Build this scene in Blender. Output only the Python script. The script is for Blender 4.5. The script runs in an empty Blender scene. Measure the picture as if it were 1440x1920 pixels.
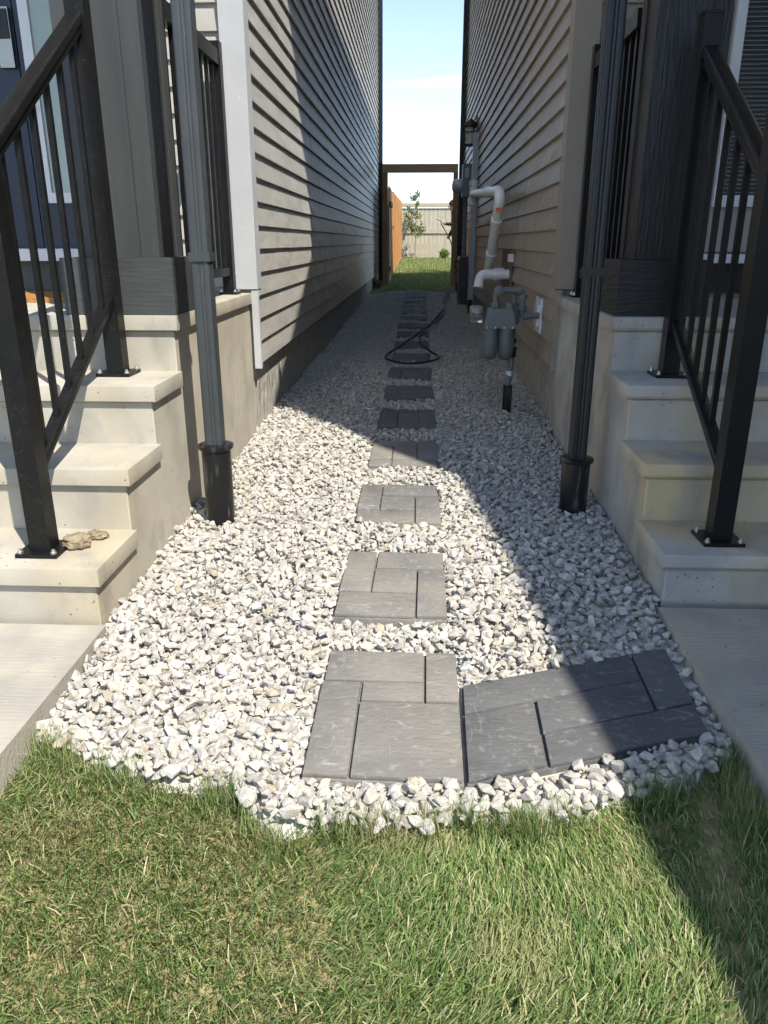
import bpy, bmesh, math, random
import numpy as np
from mathutils import Vector, Matrix, Euler

random.seed(7); np.random.seed(7)
scene = bpy.context.scene
COL = scene.collection
rad = math.radians

# ------------------------------------------------------------------ camera
cam_d = bpy.data.cameras.new('camera'); cam = bpy.data.objects.new('camera', cam_d); COL.objects.link(cam)
cam.location = (0, 0, 1.05)
cam.rotation_euler = (rad(90 - 19.379), 0, rad(2.531))
cam_d.sensor_fit = 'VERTICAL'; cam_d.sensor_height = 24.0; cam_d.lens = 18.0
cam_d.clip_start = 0.05; cam_d.clip_end = 2000
scene.camera = cam

# ------------------------------------------------------------------ sky and sun
SUN = Vector((0.74, -1.0, 1.6)).normalized()          # towards the sun
el = math.asin(SUN.z); az = math.atan2(SUN.x, SUN.y)  # az clockwise from +Y
world = bpy.data.worlds.new('World'); scene.world = world; world.use_nodes = True
wn = world.node_tree.nodes; wl = world.node_tree.links; wn.clear()
w_out = wn.new('ShaderNodeOutputWorld'); w_bg = wn.new('ShaderNodeBackground')
sky = wn.new('ShaderNodeTexSky'); sky.sky_type = 'NISHITA'; sky.sun_disc = False
sky.sun_elevation = el; sky.sun_rotation = az
sky.air_density = 0.75; sky.dust_density = 0.05; sky.ozone_density = 1.5; sky.altitude = 600
w_bg.inputs['Strength'].default_value = 0.143
# thin cirrus streaks spread over the whole sky
tc = wn.new('ShaderNodeTexCoord'); mp = wn.new('ShaderNodeMapping'); mp.inputs['Scale'].default_value = (2.2, 2.2, 11.0)
mp.inputs['Rotation'].default_value = (0.12, -0.16, 0.3)
nz = wn.new('ShaderNodeTexNoise'); nz.inputs['Scale'].default_value = 1.3; nz.inputs['Detail'].default_value = 6; nz.inputs['Distortion'].default_value = 0.7
rp = wn.new('ShaderNodeValToRGB'); rp.color_ramp.elements[0].position = 0.56; rp.color_ramp.elements[1].position = 0.80
rp.color_ramp.elements[0].color = (0, 0, 0, 1); rp.color_ramp.elements[1].color = (0.34, 0.34, 0.34, 1)
mx = wn.new('ShaderNodeMixRGB'); mx.inputs[2].default_value = (9.0, 9.4, 9.8, 1)
wl.new(tc.outputs['Generated'], mp.inputs[0]); wl.new(mp.outputs[0], nz.inputs['Vector']); wl.new(nz.outputs['Fac'], rp.inputs[0])
wl.new(rp.outputs[0], mx.inputs[0]); hsv = wn.new('ShaderNodeHueSaturation'); hsv.inputs['Saturation'].default_value = 0.84; hsv.inputs['Value'].default_value = 1.0; wl.new(sky.outputs[0], hsv.inputs['Color']); wl.new(hsv.outputs[0], mx.inputs[1]); wl.new(mx.outputs[0], w_bg.inputs['Color']); wl.new(w_bg.outputs[0], w_out.inputs[0])
sun_d = bpy.data.lights.new('sun', 'SUN'); sun_d.energy = 3.5; sun_d.angle = rad(0.53); sun_d.color = (1.0, 0.945, 0.85)
sun = bpy.data.objects.new('sun', sun_d); COL.objects.link(sun); sun.location = (6, -9, 14)
sun.rotation_euler = SUN.to_track_quat('Z', 'Y').to_euler()

scene.view_settings.view_transform = 'Standard'; scene.view_settings.look = 'None'
scene.view_settings.exposure = 1.10; scene.view_settings.gamma = 1.0; scene.view_settings.use_curve_mapping = False
scene.cycles.max_bounces = 6; scene.cycles.diffuse_bounces = 3; scene.cycles.use_adaptive_sampling = True; scene.cycles.adaptive_threshold = 0.04
scene.cycles.use_denoising = True

# ------------------------------------------------------------------ materials
MATS = {}
def mat(name, col, rough=0.6, col2=None, scale=8.0, detail=5.0, bump=0.0, bscale=60.0, bstretch=(1, 1, 1), vstretch=(1, 1, 1),
        metal=0.0, spec=0.5, contrast=(0.35, 0.65), island=0.0, speck=None, wave=0.0, wscale=3.0, extra=None, coat=0.0, cstain=None, bdist=0.004):
    m = bpy.data.materials.new(name); m.use_nodes = True; MATS[name] = m
    nt = m.node_tree; n = nt.nodes; l = nt.links; p = n['Principled BSDF']
    p.inputs['Roughness'].default_value = rough; p.inputs['Metallic'].default_value = metal
    p.inputs['Specular IOR Level'].default_value = spec; p.inputs['Coat Weight'].default_value = coat
    geo = n.new('ShaderNodeNewGeometry')
    def noise(sc, st, det=5.0, dist=0.0):
        mpn = n.new('ShaderNodeMapping'); mpn.inputs['Scale'].default_value = st
        l.new(geo.outputs['Position'], mpn.inputs[0])
        t = n.new('ShaderNodeTexNoise'); t.inputs['Scale'].default_value = sc; t.inputs['Detail'].default_value = det
        t.inputs['Distortion'].default_value = dist; l.new(mpn.outputs[0], t.inputs['Vector']); return t.outputs['Fac']
    def ramp(src, a, b, ca=(0, 0, 0, 1), cb=(1, 1, 1, 1)):
        r = n.new('ShaderNodeValToRGB'); r.color_ramp.elements[0].position = a; r.color_ramp.elements[1].position = b
        r.color_ramp.elements[0].color = ca; r.color_ramp.elements[1].color = cb; l.new(src, r.inputs[0]); return r.outputs[0]
    def mix(fac, a, b, mode='MIX'):
        x = n.new('ShaderNodeMixRGB'); x.blend_type = mode
        for i, v in enumerate((fac, a, b)):
            if isinstance(v, (int, float)): x.inputs[i].default_value = v
            elif isinstance(v, tuple): x.inputs[i].default_value = (v[0], v[1], v[2], 1)
            else: l.new(v, x.inputs[i])
        return x.outputs[0]
    c = col
    if col2 is not None:
        c = mix(ramp(noise(scale, vstretch, detail), *contrast), col, col2)
    if island > 0:
        hv = n.new('ShaderNodeHueSaturation'); 
        mr = n.new('ShaderNodeMapRange'); mr.inputs[3].default_value = 1 - island; mr.inputs[4].default_value = 1 + island
        oi = n.new('ShaderNodeObjectInfo'); l.new(oi.outputs['Random'], mr.inputs[0]); l.new(mr.outputs[0], hv.inputs['Value'])
        if isinstance(c, tuple): hv.inputs['Color'].default_value = (*c, 1)
        else: l.new(c, hv.inputs['Color'])
        c = hv.outputs[0]
    if cstain is not None:
        c = mix(ramp(noise(cstain[1], (1, 1, .35), 6, .6), cstain[2], cstain[3]), c, cstain[0])
    if speck is not None:   # (colour, scale, threshold)
        v = n.new('ShaderNodeTexVoronoi'); v.inputs['Scale'].default_value = speck[1]; l.new(geo.outputs['Position'], v.inputs['Vector'])
        k = ramp(v.outputs['Distance'], speck[2], speck[2] + .05, (1, 1, 1, 1), (0, 0, 0, 1))
        gate = ramp(noise(speck[1] * .13, (1, 1, 1), 2), .5, .56)
        k2 = mix(1.0, k, gate, 'MULTIPLY')
        c = mix(k2, c, speck[0])
    if extra: c = extra(n, l, geo, noise, ramp, mix, c, p)
    if isinstance(c, tuple): p.inputs['Base Color'].default_value = (*c, 1)
    else: l.new(c, p.inputs['Base Color'])
    last = None
    if bump > 0:
        b = n.new('ShaderNodeBump'); b.inputs['Strength'].default_value = bump; b.inputs['Distance'].default_value = bdist
        l.new(noise(bscale, bstretch, 6), b.inputs['Height']); last = b
    if wave > 0:
        b2 = n.new('ShaderNodeBump'); b2.inputs['Strength'].default_value = wave; b2.inputs['Distance'].default_value = 0.02
        l.new(noise(wscale, (1, 1, 2.0), 2), b2.inputs['Height'])
        if last: l.new(last.outputs[0], b2.inputs['Normal'])
        last = b2
    if last: l.new(last.outputs[0], p.inputs['Normal'])
    return m

def smudge(colr, sc, a, b, st=(1, 1, 1)):
    def f(n, l, geo, noise, ramp, mix, c, p):
        return mix(ramp(noise(sc, st, 7, .3), a, b), c, colr)
    return f

SID_L = mat('siding_grey_vinyl', (0.40, 0.38, 0.342), .45, (0.365, 0.345, 0.312), 3, bump=.22, bscale=160, bstretch=(1, .12, 1), wave=.8, wscale=3.2, island=.04,
            extra=smudge((.55, .54, .52), 9, .70, .78, (1, 3, .7)))
SID_R = mat('siding_taupe_vinyl', (0.34, 0.29, 0.228), .42, (0.31, 0.264, 0.21), 3, bump=.22, bscale=160, bstretch=(1, .12, 1), wave=.9, wscale=3.2, island=.04)
TRIM_L = mat('trim_light_grey', (0.46, 0.47, 0.48), .5, (0.42, 0.43, .44), 4, bump=.15, bscale=120, bstretch=(1, 1, .1), extra=smudge((.75, .75, .76), 30, .70, .74))
TRIM_R = mat('trim_taupe', (0.31, 0.262, 0.208), .5, (0.29, 0.245, .196), 4, bump=.15, bscale=120, bstretch=(1, 1, .1))
PARGE = mat('parging_rough', (0.45, 0.43, 0.38), .95, (0.31, 0.295, 0.255), 14, bump=1.0, bscale=16, bstretch=(1, 1, .55), spec=.2, contrast=(.35, .7), bdist=.03)
CONC_L = mat('concrete_warm', (0.465, 0.43, 0.355), .9, (0.37, 0.345, 0.29), 5, 12, bump=.22, bscale=150, spec=.25, speck=((.17, .14, .10), 34, .085), cstain=((.43, .36, .235), 1.8, .49, .74), extra=smudge((.31, .29, .25), 7, .56, .74, (1, 1, .5)))
CONC_R = mat('concrete_grey', (0.47, 0.455, 0.415), .9, (0.34, 0.33, 0.305), 5, 12, bump=.25, bscale=150, spec=.25, speck=((.13, .12, .10), 36, .08), cstain=((.50, .40, .24), 1.3, .52, .70), extra=smudge((.27, .265, .25), 6, .54, .74, (1, 1, .5)))
WALKM = mat('broomed_concrete', (0.42, 0.39, 0.325), .92, (0.33, 0.31, 0.27), 6, 9, bump=.6, bscale=90, bstretch=(.12, 1.6, 1), spec=.25, speck=((.12, .115, .10), 30, .09), cstain=((.46, .40, .29), 2.4, .5, .75))
BLACKM = mat('black_powder_coat', (0.006, 0.006, 0.0065), .42, (0.009, 0.0087, 0.0083), 20, spec=.25, bump=.05, bscale=300, speck=((.3, .28, .25), 260, .10))
BLACKR = mat('black_gloss_rail', (0.007, 0.0073, 0.008), .30, spec=.35, bump=.04, bscale=250)
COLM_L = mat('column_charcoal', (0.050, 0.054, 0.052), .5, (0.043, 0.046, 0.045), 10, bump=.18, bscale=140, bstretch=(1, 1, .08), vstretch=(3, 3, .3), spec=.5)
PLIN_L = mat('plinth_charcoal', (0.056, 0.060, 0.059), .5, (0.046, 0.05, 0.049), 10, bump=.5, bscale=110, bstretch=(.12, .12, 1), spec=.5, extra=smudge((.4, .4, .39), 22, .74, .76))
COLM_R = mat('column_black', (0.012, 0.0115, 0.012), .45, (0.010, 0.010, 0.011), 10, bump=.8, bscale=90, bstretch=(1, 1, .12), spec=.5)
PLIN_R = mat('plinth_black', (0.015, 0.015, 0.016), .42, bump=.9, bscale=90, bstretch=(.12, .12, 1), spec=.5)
DOWN_L = mat('downspout_grey_metal', (0.047, 0.053, 0.056), .42, (0.04, 0.045, 0.048), 12, spec=.5, extra=smudge((.18, .18, .17), 16, .66, .8, (2, 2, .3)))
DOWN_R = mat('downspout_black_metal', (0.015, 0.016, 0.018), .38, spec=.4)
SLEEVE = mat('drain_black_plastic', (0.009, 0.009, 0.010), .30, spec=.5, extra=smudge((.16, .15, .14), 18, .58, .78, (2, 2, .35)))
DOORN = mat('door_navy', (0.014, 0.020, 0.045), .4)
DOORG = mat('door_greige', (0.36, 0.335, 0.305), .5)
WHITE = mat('white_frame', (0.72, 0.74, 0.76), .4)
GLASS = mat('door_glass', (0.35, 0.42, 0.38), .06, spec=.6)
DARKGL = mat('dark_glass', (0.02, 0.025, 0.028), .04, spec=.7)
BLIND = mat('blind_slat', (0.30, 0.32, 0.32), .5)
STEEL = mat('brushed_nickel', (0.36, 0.34, 0.31), .38, metal=1.0)
ZINC = mat('zinc_bolt', (0.62, 0.62, 0.60), .4, metal=.9)
COIR = mat('coir_mat', (0.42, 0.22, 0.075), .95, (0.30, 0.15, 0.05), 90, bump=1, bscale=220, spec=.1)
PAVE = None
CEDAR = mat('cedar_wood', (0.50, 0.245, 0.075), .7, (0.38, 0.175, 0.05), 6, 6, bump=.4, bscale=60, bstretch=(1, 1, .06), vstretch=(6, 6, .5), island=.12)
BROWNW = mat('brown_timber', (0.27, 0.165, 0.085), .75, (0.20, 0.115, 0.055), 6, bump=.4, bscale=60, bstretch=(1, 1, .06), vstretch=(5, 5, .6))
TANF = mat('tan_fence_vinyl', (0.40, 0.365, 0.285), .6, (0.35, 0.32, .25), 5, 5, vstretch=(2, 2, .5), island=.05)
PVC = mat('white_pvc', (0.85, 0.87, 0.86), .35, (0.80, 0.815, .805), 12)
ORANGE = mat('orange_sticker', (0.65, 0.13, 0.03), .5)
GASG = mat('gas_meter_grey', (0.150, 0.165, 0.155), .5, (0.125, 0.14, 0.133), 14, bump=.12, bscale=200)
CLEARP = mat('clear_plastic', (0.75, 0.76, 0.76), .1)
CLEARP.node_tree.nodes['Principled BSDF'].inputs['Transmission Weight'].default_value = 0.92
ELEC = mat('electrical_grey', (0.19, 0.20, 0.205), .5)
ALU = mat('aluminium_grey', (0.30, 0.32, 0.34), .4, metal=.3)
RUBBER = mat('hose_black_rubber', (0.008, 0.008, 0.009), .55)
LAMPB = mat('lamp_black_metal', (0.010, 0.010, 0.011), .5)
LAMPG = mat('lamp_frosted_glass', (0.55, 0.54, 0.50), .3)
SOIL = mat('soil_thatch', (0.19, 0.165, 0.08), .98, (0.40, 0.33, 0.18), 26, 8, bump=1, bscale=70, spec=.1)
MUD = mat('dried_mud', (0.36, 0.30, 0.21), .98, (0.17, 0.13, 0.085), 45, 8, bump=1, bscale=110, spec=.1)
ROOFM = mat('asphalt_shingle', (0.07, 0.068, 0.066), .95, (0.05, 0.05, 0.05), 40)
SOFF = mat('soffit_white', (0.6, 0.6, 0.6), .6)
WIREM = mat('grey_wire', (0.45, 0.44, .4), .5)
SKIN = mat('skin_tone', (0.42, 0.26, 0.18), .55)
CLOTH = mat('navy_cloth', (0.030, 0.038, 0.062), .9)
TROUS = mat('dark_trousers', (0.022, 0.023, 0.03), .9)
HAIRM = mat('dark_hair', (0.02, 0.014, 0.01), .6)
BARK = mat('sapling_bark', (0.30, 0.25, 0.19), .9, (0.2, 0.16, .12), 60)

def island_mat(name, ramp_cols, rough=.85, bump=.6, bscale=220, transl=0.0, spec=.3, vein=None, patch=None):
    m = bpy.data.materials.new(name); m.use_nodes = True; nt = m.node_tree; n = nt.nodes; l = nt.links; p = n['Principled BSDF']
    p.inputs['Roughness'].default_value = rough; p.inputs['Specular IOR Level'].default_value = spec
    g = n.new('ShaderNodeNewGeometry'); r = n.new('ShaderNodeValToRGB'); cr = r.color_ramp
    while len(cr.elements) < len(ramp_cols): cr.elements.new(.5)
    for e, (pos, c) in zip(cr.elements, ramp_cols): e.position = pos; e.color = (*c, 1)
    oi = n.new('ShaderNodeObjectInfo'); ad = n.new('ShaderNodeMath'); ad.operation = 'ADD'; fr = n.new('ShaderNodeMath'); fr.operation = 'FRACT'
    l.new(g.outputs['Random Per Island'], ad.inputs[0]); l.new(oi.outputs['Random'], ad.inputs[1]); l.new(ad.outputs[0], fr.inputs[0]); l.new(fr.outputs[0], r.inputs[0])
    c = r.outputs[0]
    if patch:
        t = n.new('ShaderNodeTexNoise'); t.inputs['Scale'].default_value = patch[1]; t.inputs['Detail'].default_value = 4; l.new(g.outputs['Position'], t.inputs['Vector'])
        r3 = n.new('ShaderNodeValToRGB'); r3.color_ramp.elements[0].position = patch[2]; r3.color_ramp.elements[1].position = patch[3]
        r3.color_ramp.elements[1].color = (patch[4],) * 3 + (1,); l.new(t.outputs['Fac'], r3.inputs[0])
        x = n.new('ShaderNodeMixRGB'); l.new(r3.outputs[0], x.inputs[0]); l.new(c, x.inputs[1]); x.inputs[2].default_value = (*patch[0], 1); c = x.outputs[0]
    if vein:
        t = n.new('ShaderNodeTexNoise'); t.inputs['Scale'].default_value = vein[1]; t.inputs['Detail'].default_value = 7; t.inputs['Distortion'].default_value = 1.2
        l.new(g.outputs['Position'], t.inputs['Vector'])
        r2 = n.new('ShaderNodeValToRGB'); r2.color_ramp.elements[0].position = .36; r2.color_ramp.elements[1].position = .62
        r2.color_ramp.elements[0].color = (*vein[0], 1); r2.color_ramp.elements[1].color = (1, 1, 1, 1); l.new(t.outputs['Fac'], r2.inputs[0])
        x = n.new('ShaderNodeMixRGB'); x.blend_type = 'MULTIPLY'; x.inputs[0].default_value = 1; l.new(c, x.inputs[1]); l.new(r2.outputs[0], x.inputs[2]); c = x.outputs[0]
    l.new(c, p.inputs['Base Color'])
    if bump:
        t = n.new('ShaderNodeTexNoise'); t.inputs['Scale'].default_value = bscale; t.inputs['Detail'].default_value = 5; l.new(g.outputs['Position'], t.inputs['Vector'])
        b = n.new('ShaderNodeBump'); b.inputs['Strength'].default_value = bump; b.inputs['Distance'].default_value = .003; l.new(t.outputs['Fac'], b.inputs['Height']); l.new(b.outputs[0], p.inputs['Normal'])
    if transl:
        tr = n.new('ShaderNodeBsdfTranslucent'); l.new(c, tr.inputs['Color']); ms = n.new('ShaderNodeMixShader'); ms.inputs[0].default_value = transl
        out = n['Material Output']; l.new(p.outputs[0], ms.inputs[1]); l.new(tr.outputs[0], ms.inputs[2]); l.new(ms.outputs[0], out.inputs['Surface'])
    return m
STONE = island_mat('crushed_limestone', [(0, (.44, .42, .38)), (.25, (.51, .488, .443)), (.60, (.555, .528, .48)), (.88, (.53, .494, .425)), (.96, (.45, .388, .295)), (1, (.40, .378, .34))], .92, .7, 190, 0, .2, ((.74, .735, .73), 42))
BLADE = island_mat('grass_blade', [(0, (.080, .150, .040)), (.30, (.145, .230, .062)), (.60, (.215, .305, .095)), (.82, (.33, .38, .15)), (.92, (.52, .46, .25)), (1, (.62, .55, .35))], .62, 0, 1, .28, .22, None, ((.46, .41, .21), 5.5, .50, .68, .45))
LEAF = island_mat('leaf_green', [(0, (.09, .15, .045)), (.6, (.16, .235, .075)), (1, (.25, .31, .12))], .45, 0, 1, .3, .4)
BUSHM = island_mat('bush_leaf', [(0, (.06, .13, .02)), (.6, (.12, .22, .035)), (1, (.20, .30, .06))], .45, 0, 1, .3, .4)

def pave_extra(dust, k=1.0):
    def kk(*v): return tuple(k * q for q in v)
    def f(n, l, geo, noise, ramp, mix, c, p):
        c = mix(ramp(noise(1.7, (1, 1, 1), 10, .5), .36, .70), c, dust)                          # dusty patches
        c = mix(ramp(noise(40, (1, 1, 1), 6, 0), .58, .72), c, kk(.30, .285, .26))                 # fine grit
        def scratch(sc, st, dist, w, lo, hi, colr, c):
            a = n.new('ShaderNodeMath'); a.operation = 'SUBTRACT'; a.inputs[1].default_value = .5; l.new(noise(sc, st, 2, dist), a.inputs[0])
            b = n.new('ShaderNodeMath'); b.operation = 'ABSOLUTE'; l.new(a.outputs[0], b.inputs[0])
            k = mix(1.0, ramp(b.outputs[0], w * .3, w, (1, 1, 1, 1), (0, 0, 0, 1)), ramp(noise(sc * 1.3, (1.2, 1, 1), 8, 1.0), lo, hi), 'MULTIPLY')
            return mix(k, c, colr)
        c = scratch(3.4, (1.0, 3.2, 1), .25, .011, .50, .64, kk(.34, .33, .31), c)
        c = scratch(5.0, (3.0, 1.0, 1), .3, .010, .52, .66, kk(.31, .30, .28), c)
        c = scratch(8.0, (1.0, 5.0, 1), .2, .014, .50, .66, kk(.29, .28, .26), c)
        c = mix(ramp(noise(11, (1, 1, 1), 5, .3), .70, .78), c, (.24, .185, .11))                # ochre spots
        return c
    return f
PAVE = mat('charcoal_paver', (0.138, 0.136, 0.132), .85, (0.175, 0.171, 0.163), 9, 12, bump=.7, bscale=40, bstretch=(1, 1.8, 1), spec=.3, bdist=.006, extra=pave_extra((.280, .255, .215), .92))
PAVED = mat('dark_shaded_paver', (0.085, 0.087, 0.090), .8, (0.115, 0.116, 0.118), 9, 12, bump=.7, bscale=40, bstretch=(1, 1.8, 1), spec=.35, bdist=.006, extra=pave_extra((.145, .143, .138), .70))  # darker copy: angled stone's own tone, also shade put into far stones' colour

# ------------------------------------------------------------------ mesh helpers
WLOC = {}
def nb(): return bmesh.new()
def box(bm, x0, x1, y0, y1, z0, z1):
    v = [bm.verts.new((x, y, z)) for z in (z0, z1) for y in (y0, y1) for x in (x0, x1)]
    for f in ((0, 2, 3, 1), (4, 5, 7, 6), (0, 1, 5, 4), (2, 6, 7, 3), (0, 4, 6, 2), (1, 3, 7, 5)): bm.faces.new([v[i] for i in f])
    return bm
def prism(bm, poly, axis, lo, hi):
    """poly in the two other axes, in order (x,y,z without axis)"""
    def pt(a, b, t):
        return {'x': (t, a, b), 'y': (a, t, b), 'z': (a, b, t)}[axis]
    A = [bm.verts.new(pt(a, b, lo)) for a, b in poly]; B = [bm.verts.new(pt(a, b, hi)) for a, b in poly]
    bm.faces.new(A); bm.faces.new(B[::-1]); k = len(poly)
    for i in range(k): bm.faces.new((A[i], B[i], B[(i + 1) % k], A[(i + 1) % k]))
    bmesh.ops.recalc_face_normals(bm, faces=bm.faces[:]); return bm
def fillet(pts, r, n=6):
    pts = [Vector(p) for p in pts]; out = [pts[0]]
    for i in range(1, len(pts) - 1):
        a, b, c = pts[i - 1], pts[i], pts[i + 1]; u = (a - b); v = (c - b)
        d = min(r, u.length * .49, v.length * .49); p0 = b + u.normalized() * d; p1 = b + v.normalized() * d
        for k in range(n + 1):
            t = k / n; out.append((1 - t) ** 2 * p0 + 2 * t * (1 - t) * b + t * t * p1)
    out.append(pts[-1]); return out
def tube(bm, pts, r, seg=12, cap=True):
    pts = [Vector(p) for p in pts]; n = len(pts); rs = r if isinstance(r, (list, tuple)) else [r] * n
    rings = []; up = None
    for i, p in enumerate(pts):
        t = (pts[min(i + 1, n - 1)] - pts[max(i - 1, 0)]).normalized()
        if up is None:
            up = Vector((0, 0, 1)) if abs(t.z) < .9 else Vector((1, 0, 0))
        up = (up - t * up.dot(t)).normalized(); s = t.cross(up)
        rings.append([bm.verts.new(p + (math.cos(2 * math.pi * k / seg) * s + math.sin(2 * math.pi * k / seg) * up) * rs[i]) for k in range(seg)])
    for i in range(n - 1):
        for k in range(seg):
            bm.faces.new((rings[i][k], rings[i][(k + 1) % seg], rings[i + 1][(k + 1) % seg], rings[i + 1][k]))
    if cap: bm.faces.new(rings[0][::-1]); bm.faces.new(rings[-1])
    return bm
def lathe(bm, prof, c, axis='z', seg=20):
    c = Vector(c); rings = []
    for r, h in prof:
        ring = []
        for k in range(seg):
            a = 2 * math.pi * k / seg; p, q = r * math.cos(a), r * math.sin(a)
            ring.append(bm.verts.new(c + Vector({'z': (p, q, h), 'x': (h, p, q), 'y': (q, h, p)}[axis])))
        rings.append(ring)
    for i in range(len(rings) - 1):
        for k in range(seg): bm.faces.new((rings[i][k], rings[i][(k + 1) % seg], rings[i + 1][(k + 1) % seg], rings[i + 1][k]))
    bm.faces.new(rings[0][::-1]); bm.faces.new(rings[-1])
    bmesh.ops.recalc_face_normals(bm, faces=bm.faces[:]); return bm

def place(o, wloc, parent):
    o.location = wloc; WLOC[o] = Vector(wloc)
    if parent is not None:
        o.parent = parent; o.matrix_parent_inverse = Matrix.Translation(-WLOC[parent])
def tag(o, label=None, cat=None, group=None, kind=None):
    if label: o['label'] = label
    if cat: o['category'] = cat
    if group: o['group'] = group
    if kind: o['kind'] = kind
    return o
def thing(name, loc, label, cat, group=None):
    o = bpy.data.objects.new(name, None); COL.objects.link(o); o.empty_display_size = .1; place(o, loc, None)
    return tag(o, label, cat, group)
def fin(name, bm, m, parent=None, bev=0.0, segs=2, smooth=True, angle=35):
    if bev > 0:
        ed = [e for e in bm.edges if len(e.link_faces) == 2 and e.calc_face_angle(0) > rad(30)]
        bmesh.ops.bevel(bm, geom=ed, offset=bev, segments=segs, affect='EDGES', clamp_overlap=True, profile=.6)
    me = bpy.data.meshes.new(name)
    lo = Vector((min(v.co.x for v in bm.verts), min(v.co.y for v in bm.verts), min(v.co.z for v in bm.verts)))
    hi = Vector((max(v.co.x for v in bm.verts), max(v.co.y for v in bm.verts), max(v.co.z for v in bm.verts)))
    c = (lo + hi) / 2; bmesh.ops.translate(bm, verts=bm.verts[:], vec=-c)
    bm.to_mesh(me); bm.free()
    if smooth:
        for p in me.polygons: p.use_smooth = True
        me.set_sharp_from_angle(angle=rad(angle))
    me.materials.append(m)
    o = bpy.data.objects.new(name, me); COL.objects.link(o); place(o, c, parent); return o
def inst(name, me, loc, parent, rot=None, scale=None):
    o = bpy.data.objects.new(name, me); COL.objects.link(o); place(o, loc, parent)
    if rot is not None: o.rotation_euler = rot
    if scale is not None: o.scale = scale
    return o
def np_mesh(name, V, F, m, parent=None, smooth=False, loc=(0, 0, 0)):
    """V (n,3), F (k,3 or 4)"""
    me = bpy.data.meshes.new(name); k = F.shape[1]
    me.vertices.add(len(V)); me.vertices.foreach_set('co', (V - np.array(loc)).astype(np.float32).ravel())
    me.loops.add(F.size); me.loops.foreach_set('vertex_index', F.astype(np.int32).ravel())
    me.polygons.add(len(F)); me.polygons.foreach_set('loop_start', np.arange(0, F.size, k, dtype=np.int32))
    me.polygons.foreach_set('loop_total', np.full(len(F), k, dtype=np.int32))
    me.polygons.foreach_set('use_smooth', np.full(len(F), bool(smooth)))
    me.update(calc_edges=True); me.validate(); me.materials.append(m)
    o = bpy.data.objects.new(name, me); COL.objects.link(o); place(o, loc, parent); return o

# ------------------------------------------------------------------ terrain
def clamp(v, a=0., b=1.): return max(a, min(b, v))
def gz(x, y):
    if y < 2.6: g = -.05 * clamp((2.6 - y) / 1.0)
    elif y < 3.3: g = 0.
    elif y < 15: g = .02 * (y - 3.3)
    else: g = .234 + .0219 * (min(y, 29) - 15)
    if y > 5 and abs(x) < 1.3: g -= .07 * min(1, (abs(x + .07) / .8)) ** 2 * clamp((y - 5) / 6) * clamp((17 - y) / 2)
    return g
EDGE = [(-3, 1.47), (-.85, 1.475), (-.675, 1.40), (-.55, 1.36), (-.385, 1.33), (-.30, 1.245), (-.27, 1.225), (-.19, 1.255), (-.02, 1.235), (.135, 1.265), (.30, 1.275), (.415, 1.34), (.54, 1.38), (.665, 1.44), (.72, 1.5), (3, 1.5)]
EX = np.array([e[0] for e in EDGE]); EY = np.array([e[1] for e in EDGE])
def edge_y(x): return np.interp(x, EX, EY)

def sheet(name, x0, x1, y0, y1, nx, ny, dz, m, kind='structure', f=None):
    V = []; F = []
    for j in range(ny + 1):
        for i in range(nx + 1):
            x = x0 + (x1 - x0) * i / nx; y = y0 + (y1 - y0) * j / ny
            V.append((x, y, (f or gz)(x, y) + dz))
    for j in range(ny):
        for i in range(nx):
            a = j * (nx + 1) + i; F.append((a, a + 1, a + nx + 2, a + nx + 1))
    o = np_mesh(name, np.array(V), np.array(F), m, smooth=True); o['kind'] = kind; return o
GROUND = mat('ground_earth', (0.10, 0.11, 0.05), .95, (0.16, 0.14, 0.08), .6, 6, spec=.1)
LAWNG = mat('lawn_ground', (0.105, 0.135, 0.035), .95, (0.20, 0.20, 0.075), 5, 8, bump=1, bscale=40, spec=.1)
g = sheet('ground', -400, 400, -300, 700, 2, 2, 0, GROUND, f=lambda x, y: -.35)
soil = sheet('lawn_soil', -.90, .78, -1.6, 1.62, 24, 40, -.045, SOIL, f=lambda x, y: gz(x, y) + .006 * math.sin(x * 23) * math.sin(y * 19))
sheet('front_yard', -6.5, 2.35, -6.0, -1.6, 4, 4, -.05, LAWNG)
yard = sheet('back_yard', -9, 9, 14.2, 30, 40, 40, -.02, LAWNG, f=lambda x, y: gz(x, y) + .012 * math.sin(x * 3.1 + y) * math.sin(y * 2.3))

# concrete walkways (left and right), with a groove against the steps
def walkway(name, x0, x1, y0, y1):
    bm = nb(); box(bm, x0, x1, y0, y1, -.16, 0.0)
    o = fin(name, bm, WALKM, None, .010, 2); o['kind'] = 'structure'; return o
walkway('walkway_left', -2.35, -.895, -3.0, 1.955)
walkway('walkway_right', .742, 2.30, -3.0, 2.145)

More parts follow.
